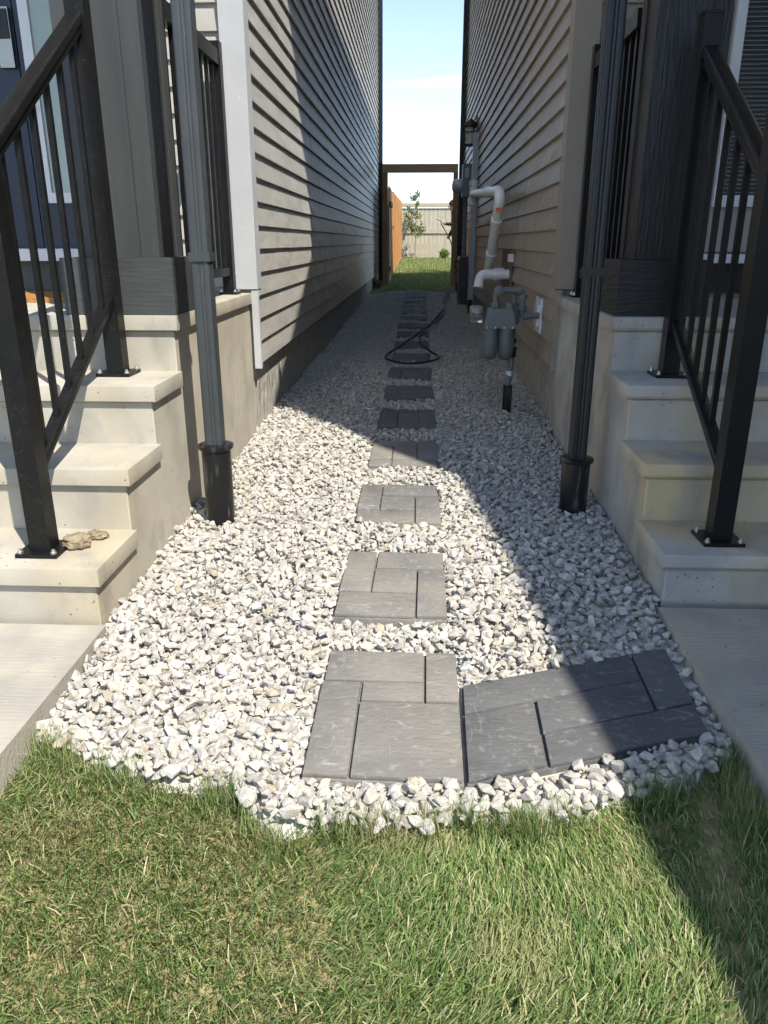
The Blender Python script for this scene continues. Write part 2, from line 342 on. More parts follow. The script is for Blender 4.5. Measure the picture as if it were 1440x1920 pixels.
# ------------------------------------------------------------------ houses
def board_mesh(length, axis, course=.12, out=1.0):
    """clapboard of given length, centred; out is the sign of the outward direction"""
    prof = [(0, 0), (.0195, 0), (.022, .0028), (.004, course + .006), (0, course + .006)]
    bm = nb(); prism(bm, [(a * out, b) for a, b in prof], axis, -length / 2, length / 2)
    me = bpy.data.meshes.new('siding_board'); bm.to_mesh(me); bm.free(); return me
def clad_side(wall, xw, out, y0, y1, z0, n, m, offs):
    cache = {}
    for i in range(n):
        z = z0 + i * .12; cuts = [y0] + [c for c in np.arange(y0 + offs[i % len(offs)], y1 - .3, 3.66)] + [y1]
        for j in range(len(cuts) - 1):
            L = round(cuts[j + 1] - cuts[j] + (.02 if j < len(cuts) - 2 else 0), 3)
            if L not in cache: cache[L] = board_mesh(L, 'y', .12, out); cache[L].materials.append(m)
            o = inst('siding_board', cache[L], (xw + out * (.0006 + .0010 * (j % 2) + random.uniform(0, .0006)), (cuts[j] * 2 + L) / 2, z + random.uniform(-.0008, .0008)), wall,
                     (random.uniform(-.0004, .0004), 0, 0))
def clad_front(wall, yw, x0, x1, z0, n, m):
    L = x1 - x0
    me = bpy.data.meshes.new('siding_board'); bm = nb()
    prism(bm, [(-a, b) for a, b in [(0, 0), (.0195, 0), (.022, .0028), (.004, .126), (0, .126)]], 'x', -L / 2, L / 2); bm.to_mesh(me); bm.free(); me.materials.append(m)
    for i in range(n): inst('siding_board', me, ((x0 + x1) / 2, yw, z0 + i * .12), wall)

# ---- left house
HL = thing('house', (-4, 10, 0), 'grey vinyl sided house with navy front door, left of the gravel path', 'house', 'neighbouring houses')
bm = nb(); box(bm, -7.0, -.892, 4.30, 17.4, .40, 5.9); LW = fin('side_wall', bm, SID_L, HL)
clad_side(LW, -.892, 1, 4.315, 17.33, .412, 45, SID_L, (1.05, 2.35, 1.75, 3.1, .62))
bm = nb(); box(bm, -7.0, -.925, 4.31, 17.38, -.4, .43); fin('foundation', bm, PARGE, HL)
clad_front(LW, 4.298, -1.62, -.985, .82, 20, SID_L)
bm = nb(); box(bm, -.992, -.868, 4.256, 4.30, .81, 5.88); box(bm, -.91, -.868, 4.3005, 4.37, .81, 5.88); fin('corner_trim', bm, TRIM_L, HL, .006)
bm = nb(); box(bm, -.905, -.868, 4.262, 4.29, .385, .806); box(bm, -.905, -.872, 4.2905, 4.315, .385, .806); fin('corner_channel', bm, TRIM_L, HL, .003)
bm = nb(); box(bm, -.905, -.868, 17.33, 17.42, .40, 5.88); fin('corner_trim', bm, TRIM_L, HL, .004)
def gable_roof(name, xl, xr, yf, yb, ze, rise, parent, t=.18):
    xm = (xl + xr) / 2; bm = nb()
    prism(bm, [(xl, ze), (xm, ze + rise), (xr, ze), (xr, ze + t), (xm, ze + rise + t), (xl, ze + t)], 'y', yf, yb)
    return fin(name, bm, ROOFM, parent)
gable_roof('roof', -7.1, -.82, 3.7, 17.9, 5.9, 2.0, HL)
bm = nb(); prism(bm, [(-7.0, 5.9), (-.9, 5.9), (-3.95, 7.75)], 'y', 4.3, 17.4); fin('gable_wall', bm, SID_L, HL)
# left porch roof on the column
bm = nb(); prism(bm, [(2.62, 3.42), (4.28, 4.15), (4.28, 4.23), (2.60, 3.52)], 'x', -2.6, -.78); fin('porch_roof', bm, ROOFM, HL)
bm = nb(); box(bm, -2.5, -.93, 2.95, 4.27, 3.28, 3.40); fin('porch_ceiling', bm, SOFF, HL)
# left door, sidelight
DL = fin('door', box(nb(), -2.86, -1.998, 4.24, 4.296, 1.02, 3.05), DOORN, HL, .004)
DLH = fin('deadbolt', box(nb(), -2.078, -2.005, 4.212, 4.239, 1.86, 2.12), STEEL, DL, .012, 3)
bmk = nb(); box(bmk, -2.072, -2.011, 4.205, 4.2119, 1.985, 2.11); fin('keypad', bmk, LAMPB, DL, .004)
bmk = nb(); box(bmk, -2.08, -2.01, 4.228, 4.239, 1.62, 1.73); tube(bmk, [(-2.045, 4.239, 1.68), (-2.045, 4.18, 1.68)], .012, 10); tube(bmk, fillet([(-2.045, 4.185, 1.68), (-1.93, 4.185, 1.685)], .01), .009, 8); fin('handle', bmk, STEEL, DL)
SL = fin('sidelight', box(nb(), -1.99, -1.62, 4.236, 4.296, 1.02, 3.05), DOORN, HL, .003)
bmk = nb()
for a in ((-1.955, -1.905, 1.24, 2.98), (-1.70, -1.65, 1.24, 2.98), (-1.9045, -1.7005, 1.24, 1.29), (-1.9045, -1.7005, 2.93, 2.98)): box(bmk, a[0], a[1], 4.212, 4.2355, a[2], a[3])
fin('frame', bmk, WHITE, SL, .004)
fin('glass', box(nb(), -1.904, -1.701, 4.224, 4.234, 1.291, 2.929), GLASS, SL)
fin('threshold', box(nb(), -2.95, -1.62, 4.19, 4.296, .955, 1.016), WHITE, HL, .004)
fin('kick_board', box(nb(), -2.95, -1.40, 4.275, 4.299, .80, .952), PLIN_L, HL, .003)
fin('front_wall', box(nb(), -6.9, -2.9, 4.27, 4.2985, .80, 5.88), SID_L, HL)

# ---- right house
HR = thing('house', (4, 9, 0), 'taupe vinyl sided house with shaded porch and utility meters, right of the gravel path', 'house', 'neighbouring houses')
bm = nb(); box(bm, .757, 7.0, 4.39, 14.6, .36, 5.48); RW = fin('side_wall', bm, SID_R, HR)
clad_side(RW, .757, -1, 4.40, 14.55, .392, 42, SID_R, (2.2, .9, 3.0, 1.5, 2.7))
bm = nb(); box(bm, .79, 7.0, 4.40, 14.58, -.4, .41); fin('foundation', bm, PARGE, HR)
clad_front(RW, 4.388, .86, 1.30, .82, 20, SID_R)
bm = nb(); box(bm, .735, .862, 4.344, 4.39, .81, 5.47); box(bm, .735, .77, 4.3905, 4.47, .81, 5.47); fin('corner_trim', bm, TRIM_R, HR, .006)
bm = nb(); box(bm, .735, .775, 4.352, 4.40, .365, .806); fin('corner_channel', bm, TRIM_R, HR, .003)
bm = nb(); box(bm, .735, .77, 14.55, 14.62, .40, 5.47); fin('corner_trim', bm, TRIM_R, HR, .004)
# upper storey carried over the porch, boxed soffit, main roof
fin('upper_wall', box(nb(), .88, 7.0, 4.36, 4.3885, 3.55, 5.47), SID_R, HR)
fin('soffit', box(nb(), .42, 7.4, 3.88, 15.0, 5.485, 5.60), SOFF, HR)
gable_roof('roof', .36, 7.46, 3.82, 15.1, 5.61, 2.0, HR)
# porch roof (pent) with side overhang
bm = nb(); prism(bm, [(2.62, 3.58), (4.34, 4.34), (4.34, 4.42), (2.60, 3.66)], 'x', .735, 2.38); fin('porch_roof', bm, ROOFM, HR)
fin('porch_ceiling', box(nb(), .76, 2.38, 3.12, 4.34, 3.40, 3.50), SOFF, HR)
# added garage wing, unseen at right, its roof rake shaped to shade the walk
fin('added_garage_wall', box(nb(), 2.42, 7.0, -4.0, 4.38, -.2, 2.45), SID_R, HR)
fin('shadow_block', box(nb(), 2.42, 3.1, .44, .89, 4.30, 7.02), SID_R, HR)  # added unseen block, no known chimney; casts the diagonal shadow over the path
def rk(y): return 3.40 + .37 * (y + 1.11)  # rake slope set by the shadow edge it has to cast
bm = nb(); prism(bm, [(-4.4, rk(-4.4) - .14), (3.2, rk(3.2) - .14), (3.2, rk(3.2)), (-4.44, rk(-4.4))], 'x', 2.10, 7.3); fin('added_garage_roof', bm, ROOFM, HR)
bm = nb(); prism(bm, [(-3.9, 2.46), (3.2, 2.46), (3.2, rk(3.2) - .15), (-3.9, rk(-3.9) - .15)], 'x', 2.43, 2.6); fin('added_garage_gable', bm, SID_R, HR)
# right door with a large blind-covered light
DR = fin('door', box(nb(), 1.50, 2.36, 4.345, 4.386, 1.0, 3.05), DOORG, HR, .003)
bmk = nb()
for a in ((1.50, 1.545, 1.22, 2.9), (2.24, 2.285, 1.22, 2.9), (1.5455, 2.2395, 1.22, 1.275), (1.5455, 2.2395, 2.85, 2.9)): box(bmk, a[0], a[1], 4.318, 4.3445, a[2], a[3])
fin('frame', bmk, WHITE, DR, .004)
fin('glass', box(nb(), 1.5455, 2.2395, 4.338, 4.3445, 1.276, 2.849), DARKGL, DR)
bls = nb(); box(bls, -.344, .344, -.0045, .0045, -.0011, .0011); mbl = bpy.data.meshes.new('blind_slat'); bls.to_mesh(mbl); bls.free(); mbl.materials.append(BLIND)
for i in range(78): inst('blind_slat', mbl, (1.8925, 4.332, 1.288 + i * .02), DR, (.5, 0, 0))
fin('threshold', box(nb(), 1.42, 2.38, 4.29, 4.386, .945, .99), WHITE, HR, .004)
fin('kick_board', box(nb(), 1.32, 2.38, 4.37, 4.3875, .79, .942), PLIN_R, HR, .003)

# ------------------------------------------------------------------ concrete steps
def steps(xo, xi, fronts, tops, yb, m, label, sgn, bev, nose):
    """xo: outer side plane (with nosing), xi: far side; sgn: direction from xo inwards"""
    t = thing('concrete_steps', (xo + sgn * .6, fronts[0] + .5, 0), label, 'steps', 'concrete porch steps')
    ov = .018; th = .057
    poly = [(fronts[0] + ov, -.22)]
    for i, (f, z) in enumerate(zip(fronts, tops)):
        poly.append((f + ov, z - th)); 
        if i < len(fronts) - 1: poly.append((fronts[i + 1] + ov, z - th))
    poly += [(yb, tops[-1] - th), (yb, -.22)]
    bm = nb(); prism(bm, poly, 'x', min(xo + sgn * ov, xi), max(xo + sgn * ov, xi)); fin('stair_body', bm, m, t, .004, 1)
    for i, (f, z) in enumerate(zip(fronts, tops)):
        b = fronts[i + 1] + ov + .003 if i < len(fronts) - 1 else yb
        bm = nb(); lo, hi = min(xo, xi), max(xo, xi)
        prism(bm, [(f, z), (f, z - th + nose), (f + nose, z - th + .0005), (b, z - th + .0005), (b, z)], 'x', lo, hi)
        fin('landing' if i == len(fronts) - 1 else 'tread', bm, m, t, bev, 2)
    return t
steps(-.905, -2.6, [1.97, 2.278, 2.59, 2.905], [.168, .375, .582, .790], 4.29, CONC_L, 'sunlit concrete porch steps with four risers, left of the gravel', -1, .006, .004)
steps(.750, 2.38, [2.178, 2.468, 2.778, 3.090], [.160, .362, .567, .775], 4.38, CONC_R, 'shaded grey concrete porch steps, right of the gravel', 1, .012, .016)

# ------------------------------------------------------------------ columns
def column(pl, sh, z0, zp, z1, ms, mp_, label):
    t = thing('porch_column', ((pl[0] + pl[1]) / 2, (pl[2] + pl[3]) / 2, z0), label, 'column', 'porch columns')
    fin('plinth', box(nb(), pl[0], pl[1], pl[2], pl[3], z0, zp), mp_, t, .006)
    fin('shaft', box(nb(), sh[0], sh[1], sh[2], sh[3], zp + .001, z1), ms, t, .003)
    w = .062; e = .006
    for (x0, x1, y0, y1) in ((sh[0] - e, sh[0] + w, sh[2] - e, sh[2] - .0005), (sh[1] - w, sh[1] + e, sh[2] - e, sh[2] - .0005),
                             (sh[0] - e, sh[0] - .0005, sh[2], sh[2] + w), (sh[1] + .0005, sh[1] + e, sh[2], sh[2] + w),
                             (sh[0] - e, sh[0] - .0005, sh[3] - w, sh[3]), (sh[1] + .0005, sh[1] + e, sh[3] - w, sh[3])):
        fin('corner_board', box(nb(), x0, x1, y0, y1, zp + .001, z1), ms, t, .002)
    return t
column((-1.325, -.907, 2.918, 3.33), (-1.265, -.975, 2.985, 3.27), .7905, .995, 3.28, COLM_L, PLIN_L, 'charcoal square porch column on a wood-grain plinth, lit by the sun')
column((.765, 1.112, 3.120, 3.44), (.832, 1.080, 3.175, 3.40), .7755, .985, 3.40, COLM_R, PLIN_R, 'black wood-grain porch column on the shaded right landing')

# ------------------------------------------------------------------ railings
def square_post(bm, x, y, z0, z1, w): box(bm, x - w / 2, x + w / 2, y - w / 2, y + w / 2, z0, z1)
bolt_bm = nb(); lathe(bolt_bm, [(.009, 0), (.009, .006), (.005, .0065), (.005, .014)], (0, 0, 0), 'z', 8); BOLT = bpy.data.meshes.new('bolt'); bolt_bm.to_mesh(BOLT); bolt_bm.free(); BOLT.materials.append(ZINC)
def base_plate(t, x, y, z, w, m):
    b = fin('base_plate', box(nb(), x - w, x + w, y - w, y + w, z + .001, z + .012), m, t, .002)
    for sx in (-1, 1):
        for sy in (-1, 1): inst('bolt', BOLT, (x + sx * (w - .012), y + sy * (w - .012), z + .012), b)
def slope_bar(bm, x, ya, yb, za, zb, w, h):
    prism(bm, [(ya, za - h), (yb, zb - h), (yb, zb), (ya, za)], 'x', x - w / 2, x + w / 2)
def stair_rail(x, yl, zl, yu, zu, ztl, ztu, top, bot, m, label):
    """top/bot: functions y -> z of the top surface of rails"""
    t = thing('stair_railing', (x, (yl + yu) / 2, zl), label, 'railing', 'black metal stair railings')
    w = .062
    for y, z, zt in ((yl, zl, ztl), (yu, zu, ztu)):
        p = fin('post', (lambda b: (square_post(b, x, y, z + .0125, zt, w), b)[1])(nb()), m, t, .004)
        fin('cap', box(nb(), x - w / 2 - .002, x + w / 2 + .002, y - w / 2 - .002, y + w / 2 + .002, zt + .0005, zt + .010), m, p, .003)
        base_plate(t, x, y, z, .062, m)
    a, b = yl - w / 2 - .0, yu - w / 2 - .0005
    a2 = yl + w / 2 + .0005
    bm = nb(); slope_bar(bm, x, a2, b, top(a2), top(b), .052, .040); fin('top_rail', bm, m, t, .011, 3)
    bm = nb(); slope_bar(bm, x, a2, b, top(a2) - .041, top(b) - .041, .040, .020); fin('rail_channel', bm, m, t, .002)
    bm = nb(); slope_bar(bm, x, a2, b, bot(a2), bot(b), .040, .032); fin('bottom_rail', bm, m, t, .003)
    n = 6
    for i in range(n):
        y = a2 + (b - a2) * (i + .5) / n
        fin('baluster', (lambda q: (square_post(q, x, y, bot(y) - .012, top(y) - .050, .017), q)[1])(nb()), m, t, .0015, 1)
    return t
stair_rail(-1.118, 2.105, .1685, 2.835, .5825, 1.30, 1.90, lambda y: 1.353 + .672 * (y - 2.213), lambda y: .465 + .640 * (y - 2.18), BLACKM, 'dusty black metal stair railing on the sunlit left steps')
stair_rail(.953, 2.305, .1605, 2.985, .5675, 1.375, 1.757, lambda y: 1.342 + .674 * (y - 2.472), lambda y: .425 + .622 * (y - 2.384), BLACKR, 'glossy black metal stair railing on the shaded right steps')
def guard(x, y0, y1, z, m, label):
    t = thing('porch_guard', (x, (y0 + y1) / 2, z), label, 'railing', 'black porch side guards')
    for y in (y1,):
        fin('post', (lambda b: (square_post(b, x, y, z + .0125, z + 1.16, .056), b)[1])(nb()), m, t, .004); base_plate(t, x, y, z, .048, m)
    fin('top_rail', box(nb(), x - .024, x + .024, y0, y1 - .0285, z + 1.055, z + 1.12), m, t, .008)
    fin('bottom_rail', box(nb(), x - .018, x + .018, y0, y1 - .0285, z + .095, z + .135), m, t, .003)
    n = 8
    for i in range(n):
        y = y0 + (y1 - .03 - y0) * (i + .5) / n
        fin('baluster', (lambda q: (square_post(q, x, y, z + .1355, z + 1.0545, .017), q)[1])(nb()), m, t, .0015, 1)
guard(-.995, 3.285, 4.16, .7905, BLACKM, 'black metal guard closing the side of the left porch')
guard(.845, 3.45, 4.24, .7755, BLACKR, 'black metal guard closing the side of the right porch')

# ------------------------------------------------------------------ downspouts
def downspout(x, y, zs, zt, m, label, strap_z, w=.066, sleeve=True):
    t = thing('downspout', (x, y, gz(x, y)), label, 'downspout', 'metal downspouts')
    # ribbed rectangular section
    prof = []; h = w / 2; c = .008
    for (cx, cy, a0) in ((h - c, h - c, 0), (-h + c, h - c, 90), (-h + c, -h + c, 180), (h - c, -h + c, 270)):
        for k in range(4): a = rad(a0 + 30 * k); prof.append((cx + c * math.cos(a), cy + c * math.sin(a)))
    # ribs on front (-Y) and on both X faces
    out = []
    for i, (px, py) in enumerate(prof):
        out.append((px, py)); q = prof[(i + 1) % len(prof)]
        if math.hypot(q[0] - px, q[1] - py) > .02:
            for k in range(1, 16):
                s = k / 16; d = .0032 * (1 if (k // 2) % 2 else 0) * (1 if 3 < k < 13 else 0)
                nx_, ny_ = q[1] - py, -(q[0] - px); L = math.hypot(nx_, ny_)
                out.append((px + (q[0] - px) * s - nx_ / L * d, py + (q[1] - py) * s - ny_ / L * d))
    bm = nb(); prism(bm, [(x + a, y + b) for a, b in out], 'z', zs, zt); fin('pipe', bm, m, t, angle=50)
    bm = nb(); box(bm, x - h - .005, x + h + .005, y - h - .005, y + h + .005, strap_z, strap_z + .03); fin('strap', bm, m, t, .003)
    if sleeve:
        bm = nb(); lathe(bm, [(.045, 0), (.066, 0), (.068, .004), (.068, .014), (.060, .018), (.040, .019)], (x, y, zs - .002), 'z', 28); fin('collar', bm, SLEEVE, t)
        bm = nb(); lathe(bm, [(.054, -.12), (.056, zs - .004)], (x, y, 0), 'z', 28); fin('drain_sleeve', bm, SLEEVE, t)
downspout(-.772, 2.835, .305, 3.45, DOWN_L, 'sunlit dark grey downspout beside the left steps, set in a black drain sleeve', .985)
downspout(.645, 3.03, .215, 3.60, DOWN_R, 'glossy black downspout beside the right steps, set in a black drain sleeve', .93)
downspout(-.835, 17.28, .16, 6.2, DOWN_R, 'black downspout at the far corner of the grey house', 1.5, .09, False)
downspout(.700, 14.50, .15, 6.2, DOWN_R, 'black downspout at the far corner of the taupe house', 1.5, .09, False)

# ------------------------------------------------------------------ stepping stones
PATS = {
 'A': [(0, .30, .32, 1), (.30, 1, .70, 1), (.30, .73, .32, .70), (.73, 1, 0, .70), (0, .73, 0, .32)],
 'B': [(0, .76, .71, 1), (.76, 1, .54, 1), (0, .29, 0, .71), (.29, .76, .54, .71), (.29, 1, 0, .54)],
 'C': [(0, .70, .80, 1), (.70, 1, .25, 1), (0, .33, .25, .80), (.33, .70, .25, .80), (.33, 1, 0, .25), (0, .33, 0, .25)],
 'D': [(0, .82, .66, 1), (.82, 1, .30, 1), (.31, .82, .30, .66), (0, .31, 0, .66), (.31, 1, 0, .30)]}
STONES = []
def stepping(q, z, pat, label, flip=False, pm=None):
    pm = pm or PAVE
    """q: quad corners BL, BR, TR, TL on the ground"""
    q = [Vector((p[0], p[1])) for p in q]; c = sum(q, Vector((0, 0))) / 4
    t = thing('stepping_stone', (c.x, c.y, z), label, 'stepping stone', 'patterned stepping stones')
    tilt = (random.uniform(-.006, .006), random.uniform(-.008, .008))
    def P(u, v):
        if flip: u, v = 1 - u, 1 - v
        return (q[0] * (1 - u) + q[1] * u) * (1 - v) + (q[3] * (1 - u) + q[2] * u) * v
    def H(p): return z + (p.x - c.x) * tilt[0] + (p.y - c.y) * tilt[1]
    def slab(name, u0, u1, v0, v1, zb, zt, bev, inset=0.0):
        pts = [P(u0, v0), P(u1, v0), P(u1, v1), P(u0, v1)]; m = sum(pts, Vector((0, 0))) / 4
        pts = [p + (m - p).normalized() * inset * 1.41 for p in pts]
        bm = nb(); A = [bm.verts.new((p.x, p.y, H(p) + zb)) for p in pts]; B = [bm.verts.new((p.x, p.y, H(p) + zt)) for p in pts]
        bm.faces.new(A[::-1]); bm.faces.new(B)
        for i in range(4): bm.faces.new((A[i], A[(i + 1) % 4], B[(i + 1) % 4], B[i]))
        bmesh.ops.recalc_face_normals(bm, faces=bm.faces[:]); fin(name, bm, pm, t, bev, 2)
    slab('slab', 0, 1, 0, 1, -.055, -.012, .003)
    for (u0, u1, v0, v1) in PATS[pat]: slab('tile', u0, u1, v0, v1, -.0115, random.uniform(-.001, .0008), .0028, .0046)
    STONES.append(([P(0, 0), P(1, 0), P(1, 1), P(0, 1)], z))
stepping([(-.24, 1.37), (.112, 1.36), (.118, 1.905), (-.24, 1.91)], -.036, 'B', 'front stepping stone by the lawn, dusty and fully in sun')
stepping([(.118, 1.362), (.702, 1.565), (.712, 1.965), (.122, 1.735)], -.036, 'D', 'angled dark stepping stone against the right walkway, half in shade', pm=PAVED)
ORD = ['second', 'third', 'fourth', 'fifth', 'sixth', 'seventh', 'eighth', 'ninth', 'tenth', 'eleventh', 'twelfth', 'thirteenth', 'fourteenth', 'fifteenth', 'sixteenth', 'seventeenth']
pats = ['A', 'A', 'C', 'C', 'A', 'B', 'C', 'A', 'D', 'C', 'A', 'B', 'A', 'C', 'B', 'A']
for i in range(16):
    cy = 2.315 + .768 * i; xj = random.uniform(-.008, .008); r = random.uniform(-.012, .012)
    pts = []
    for (u, v) in ((-.172, -.255), (.172, -.255), (.172, .255), (-.172, .255)):
        pts.append((-.068 + xj + u * math.cos(r) - v * math.sin(r), cy + u * math.sin(r) + v * math.cos(r)))
    extra = ', in sun' if i < 2 else (', crossed by the shadow edge' if i == 2 else ', in shade')
    if i in (6, 7): extra = ', under the black hose'
    stepping(pts, gz(-.07, cy) + .010, pats[i], '%s stepping stone of the path counted from the lawn%s' % (ORD[i], extra), flip=(i % 3 == 1), pm=PAVE if i < 3 else PAVED)  # stones beyond the shadow edge get the darker, shaded copy

# ------------------------------------------------------------------ gravel
def hull(npts, seed, rough=.25):
    rs = np.random.RandomState(seed); p = rs.normal(size=(npts, 3)); p /= np.linalg.norm(p, axis=1)[:, None]
    p *= rs.uniform(1 - rough, 1.0, size=(npts, 1)); ax = np.array([1, rs.uniform(.50, .85), rs.uniform(.38, .66)]); p *= ax
    # cut by a few random planes for crushed faces
    for _ in range(8):
        nrm = rs.normal(size=3); nrm /= np.linalg.norm(nrm); d = rs.uniform(.34, .60); s = p @ nrm - d; p -= np.outer(np.clip(s, 0, None), nrm)
    bm = bmesh.new(); [bm.verts.new(v) for v in p]
    r = bmesh.ops.convex_hull(bm, input=bm.verts[:]); bmesh.ops.delete(bm, geom=[v for v in bm.verts if not v.link_faces], context='VERTS')
    bmesh.ops.triangulate(bm, faces=bm.faces[:]); bmesh.ops.recalc_face_normals(bm, faces=bm.faces[:])
    bm.verts.index_update(); V = np.array([v.co[:] for v in bm.verts]); F = np.array([[v.index for v in f.verts] for f in bm.faces]); return V, F, bm
LOW = []
for s in range(30):
    V, F, b_ = hull(13, 100 + s, .3); b_.free(); LOW.append((V, F))
def rotmats(n, flat=.6):
    a = np.random.uniform(0, 2 * np.pi, n); b = np.random.normal(0, flat, n); c = np.random.normal(0, flat, n)
    ca, sa, cb, sb, cc, sc = np.cos(a), np.sin(a), np.cos(b), np.sin(b), np.cos(c), np.sin(c); Z = np.zeros(n); O = np.ones(n)
    Rz = np.stack([ca, -sa, Z, sa, ca, Z, Z, Z, O], 1).reshape(n, 3, 3); Rx = np.stack([O, Z, Z, Z, cb, -sb, Z, sb, cb], 1).reshape(n, 3, 3); Ry = np.stack([cc, Z, sc, Z, O, Z, -sc, Z, cc], 1).reshape(n, 3, 3)
    return Rz @ Rx @ Ry
def scatter_mesh(name, P, S, variants, m, parent, flat=.38):
    n = len(P); R = rotmats(n, flat); which = np.random.randint(0, len(variants), n); Vs = []; Fs = []; base = 0
    for k, (V, F) in enumerate(variants):
        idx = np.where(which == k)[0]
        if not len(idx): continue
        W = np.einsum('nij,vj->nvi', R[idx], V) * S[idx][:, None, None] + P[idx][:, None, :]
        Vs.append(W.reshape(-1, 3)); Fs.append((F[None] + (np.arange(len(idx)) * len(V))[:, None, None] + base).reshape(-1, 3)); base += len(idx) * len(V)
    return np_mesh(name, np.concatenate(Vs), np.concatenate(Fs), m, parent)
def in_quad(x, y, q, pad):
    ins = np.ones(len(x), bool)
    for i in range(4):
        a, b = q[i], q[(i + 1) % 4]; d = (b - a); L = d.length
        ins &= ((d.x * (y - a.y) - d.y * (x - a.x)) / L) > -pad
    return ins
gzv = np.vectorize(gz)
def lims(y):
    lo = np.where(y < 1.97, -.900, np.where(y < 4.3, -.920, -.930)); hi = np.where(y < 2.17, .745, np.where(y < 4.37, .765, .795)); return lo, hi
def cloud(y0, y1, sp, smin, smax, layers, top):
    Ps = []; Ss = []
    for L in range(layers):
        s = sp * (1, 1.05, 1.6, .85)[L]
        gx, gy = np.meshgrid(np.arange(-.95, .85, s), np.arange(y0, y1, s * .87)); gx = gx.copy(); gx[1::2] += s / 2
        x = gx.ravel() + np.random.uniform(-.36, .36, gx.size) * s; y = gy.ravel() + np.random.uniform(-.36, .36, gx.size) * s
        lo, hi = lims(y); k = (x > lo + .005) & (x < hi - .005) & (y > edge_y(x) + .004) & (y < y1)
        for q, z in STONES: k &= ~in_quad(x, y, q, .006)
        x, y = x[k], y[k]; sz = smin + (smax - smin) * np.random.beta(1.6, 2.2, len(x))
        if L == 3: sz = np.random.uniform(.009, .014, len(x))
        # keep the far margin of each slab lower so that the stones lap against it
        zz = gzv(x, y) + (-.006, .005, .014, .002)[L] + np.random.normal(0, .0035, len(x)) + .010 * np.sin(x * 9 + 1.3 * y) * np.sin(y * 5.1 + 2 * x)
        near = np.zeros(len(x), bool)
        for q, z in STONES: near |= in_quad(x, y, q, .05)
        zz = np.where(near, zz - .004, zz)
        Ps.append(np.stack([x, y, zz], 1)); Ss.append(sz)
    return np.concatenate(Ps), np.concatenate(Ss)
GRB = mat('gravel_base', (0.56, 0.535, 0.49), .95, (0.48, .455, .41), 40, 5, bump=1, bscale=60, spec=.1)
NXB, NYB = 60, 130; Vb = []
for j in range(NYB + 1):
    for i in range(NXB + 1):
        xb = -.93 + 1.73 * i / NXB; e0 = float(edge_y(xb)) + .006; yb0 = e0 + (14.6 - e0) * (j / NYB) ** 1.5
        Vb.append((xb, yb0, gz(xb, yb0) - .014 - .032 * clamp(1 - (yb0 - e0) / .035)))
Fb = [(j * (NXB + 1) + i, j * (NXB + 1) + i + 1, (j + 1) * (NXB + 1) + i + 1, (j + 1) * (NXB + 1) + i) for j in range(NYB) for i in range(NXB)]
bed = np_mesh('gravel_bed', np.array(Vb), np.array(Fb), GRB, smooth=True); bed['kind'] = 'structure'
Pn, Sn = cloud(1.2, 2.9, .0320, .0165, .0380, 4, 0)
Pn_rank = np.where(Sn < .018, 9.0, 0.0)
order = np.argsort(Pn_rank + Pn[:, 1] - (Pn[:, 2] - gzv(Pn[:, 0], Pn[:, 1])) * 6)
vis = [i for i in order if True][:300]; rest = np.setdiff1d(np.arange(len(Pn)), vis)
HI = []
for s in range(16):
    V, F, b_ = hull(18, 500 + s, .22)
    bmesh.ops.bevel(b_, geom=[e for e in b_.edges if e.calc_face_angle(0) > rad(24)], offset=.035, segments=1, affect='EDGES', clamp_overlap=True)
    me = bpy.data.meshes.new('stone'); b_.to_mesh(me); b_.free(); me.materials.append(STONE); HI.append(me)
for i in vis:
    inst('stone', HI[np.random.randint(16)], Pn[i], bed, (np.random.normal(0, .35), np.random.normal(0, .35), np.random.uniform(0, 6.28)), (Sn[i],) * 3)
o = scatter_mesh('loose_gravel', Pn[rest], Sn[rest], LOW, STONE, bed); o['kind'] = 'stuff'
Pm, Sm = cloud(2.9, 6.2, .0310, .0155, .0350, 4, 0); o = scatter_mesh('loose_gravel', Pm, Sm, LOW, STONE, bed); o['kind'] = 'stuff'
Pf, Sf = cloud(6.2, 14.4, .0330, .0175, .0330, 2, 0); o = scatter_mesh('loose_gravel', Pf, Sf, LOW, STONE, bed); o['kind'] = 'stuff'

# ------------------------------------------------------------------ grass
def blades(name, P, length, width, direc, lean, m, parent=None, seg=3, tip=.92):
    """P (n,3) roots; direc heading angle; lean 0 upright .. 1.5 lying"""
    n = len(P); t = np.linspace(0, 1, seg + 1); d = np.stack([np.cos(direc), np.sin(direc), np.zeros(n)], 1)
    side = np.stack([-np.sin(direc), np.cos(direc), np.zeros(n)], 1); tw = np.random.normal(0, .5, n)[:, None]
    side = side * np.cos(tw) + np.array([0, 0, 1.0]) * np.sin(tw)
    rows = []
    pos = P.copy(); step = length / seg
    curl = np.random.normal(0, .25, n)
    for i in range(seg + 1):
        w = width * (1 - t[i] ** 2.2 * tip)
        rows.append((pos - side * w[:, None] / 2, pos + side * w[:, None] / 2))
        a = lean * (0.35 + .85 * (i / seg)); hx = np.sin(a); hz = np.cos(a)
        dd = d * np.cos(curl * i / seg)[:, None] + np.stack([-d[:, 1], d[:, 0], d[:, 2]], 1) * np.sin(curl * i / seg)[:, None]
        pos = pos + (dd * hx[:, None] + np.array([0, 0, 1.0]) * hz[:, None]) * step[:, None]
    V = np.concatenate([np.stack(r, 1)[:, None] for r in rows], 1).reshape(n, -1, 3); k = V.shape[1]
    F = np.array([[2 * i, 2 * i + 1, 2 * i + 3, 2 * i + 2] for i in range(seg)])
    FF = (F[None] + (np.arange(n) * k)[:, None, None]).reshape(-1, 4)
    return np_mesh(name, V.reshape(-1, 3), FF, m, parent, smooth=True)
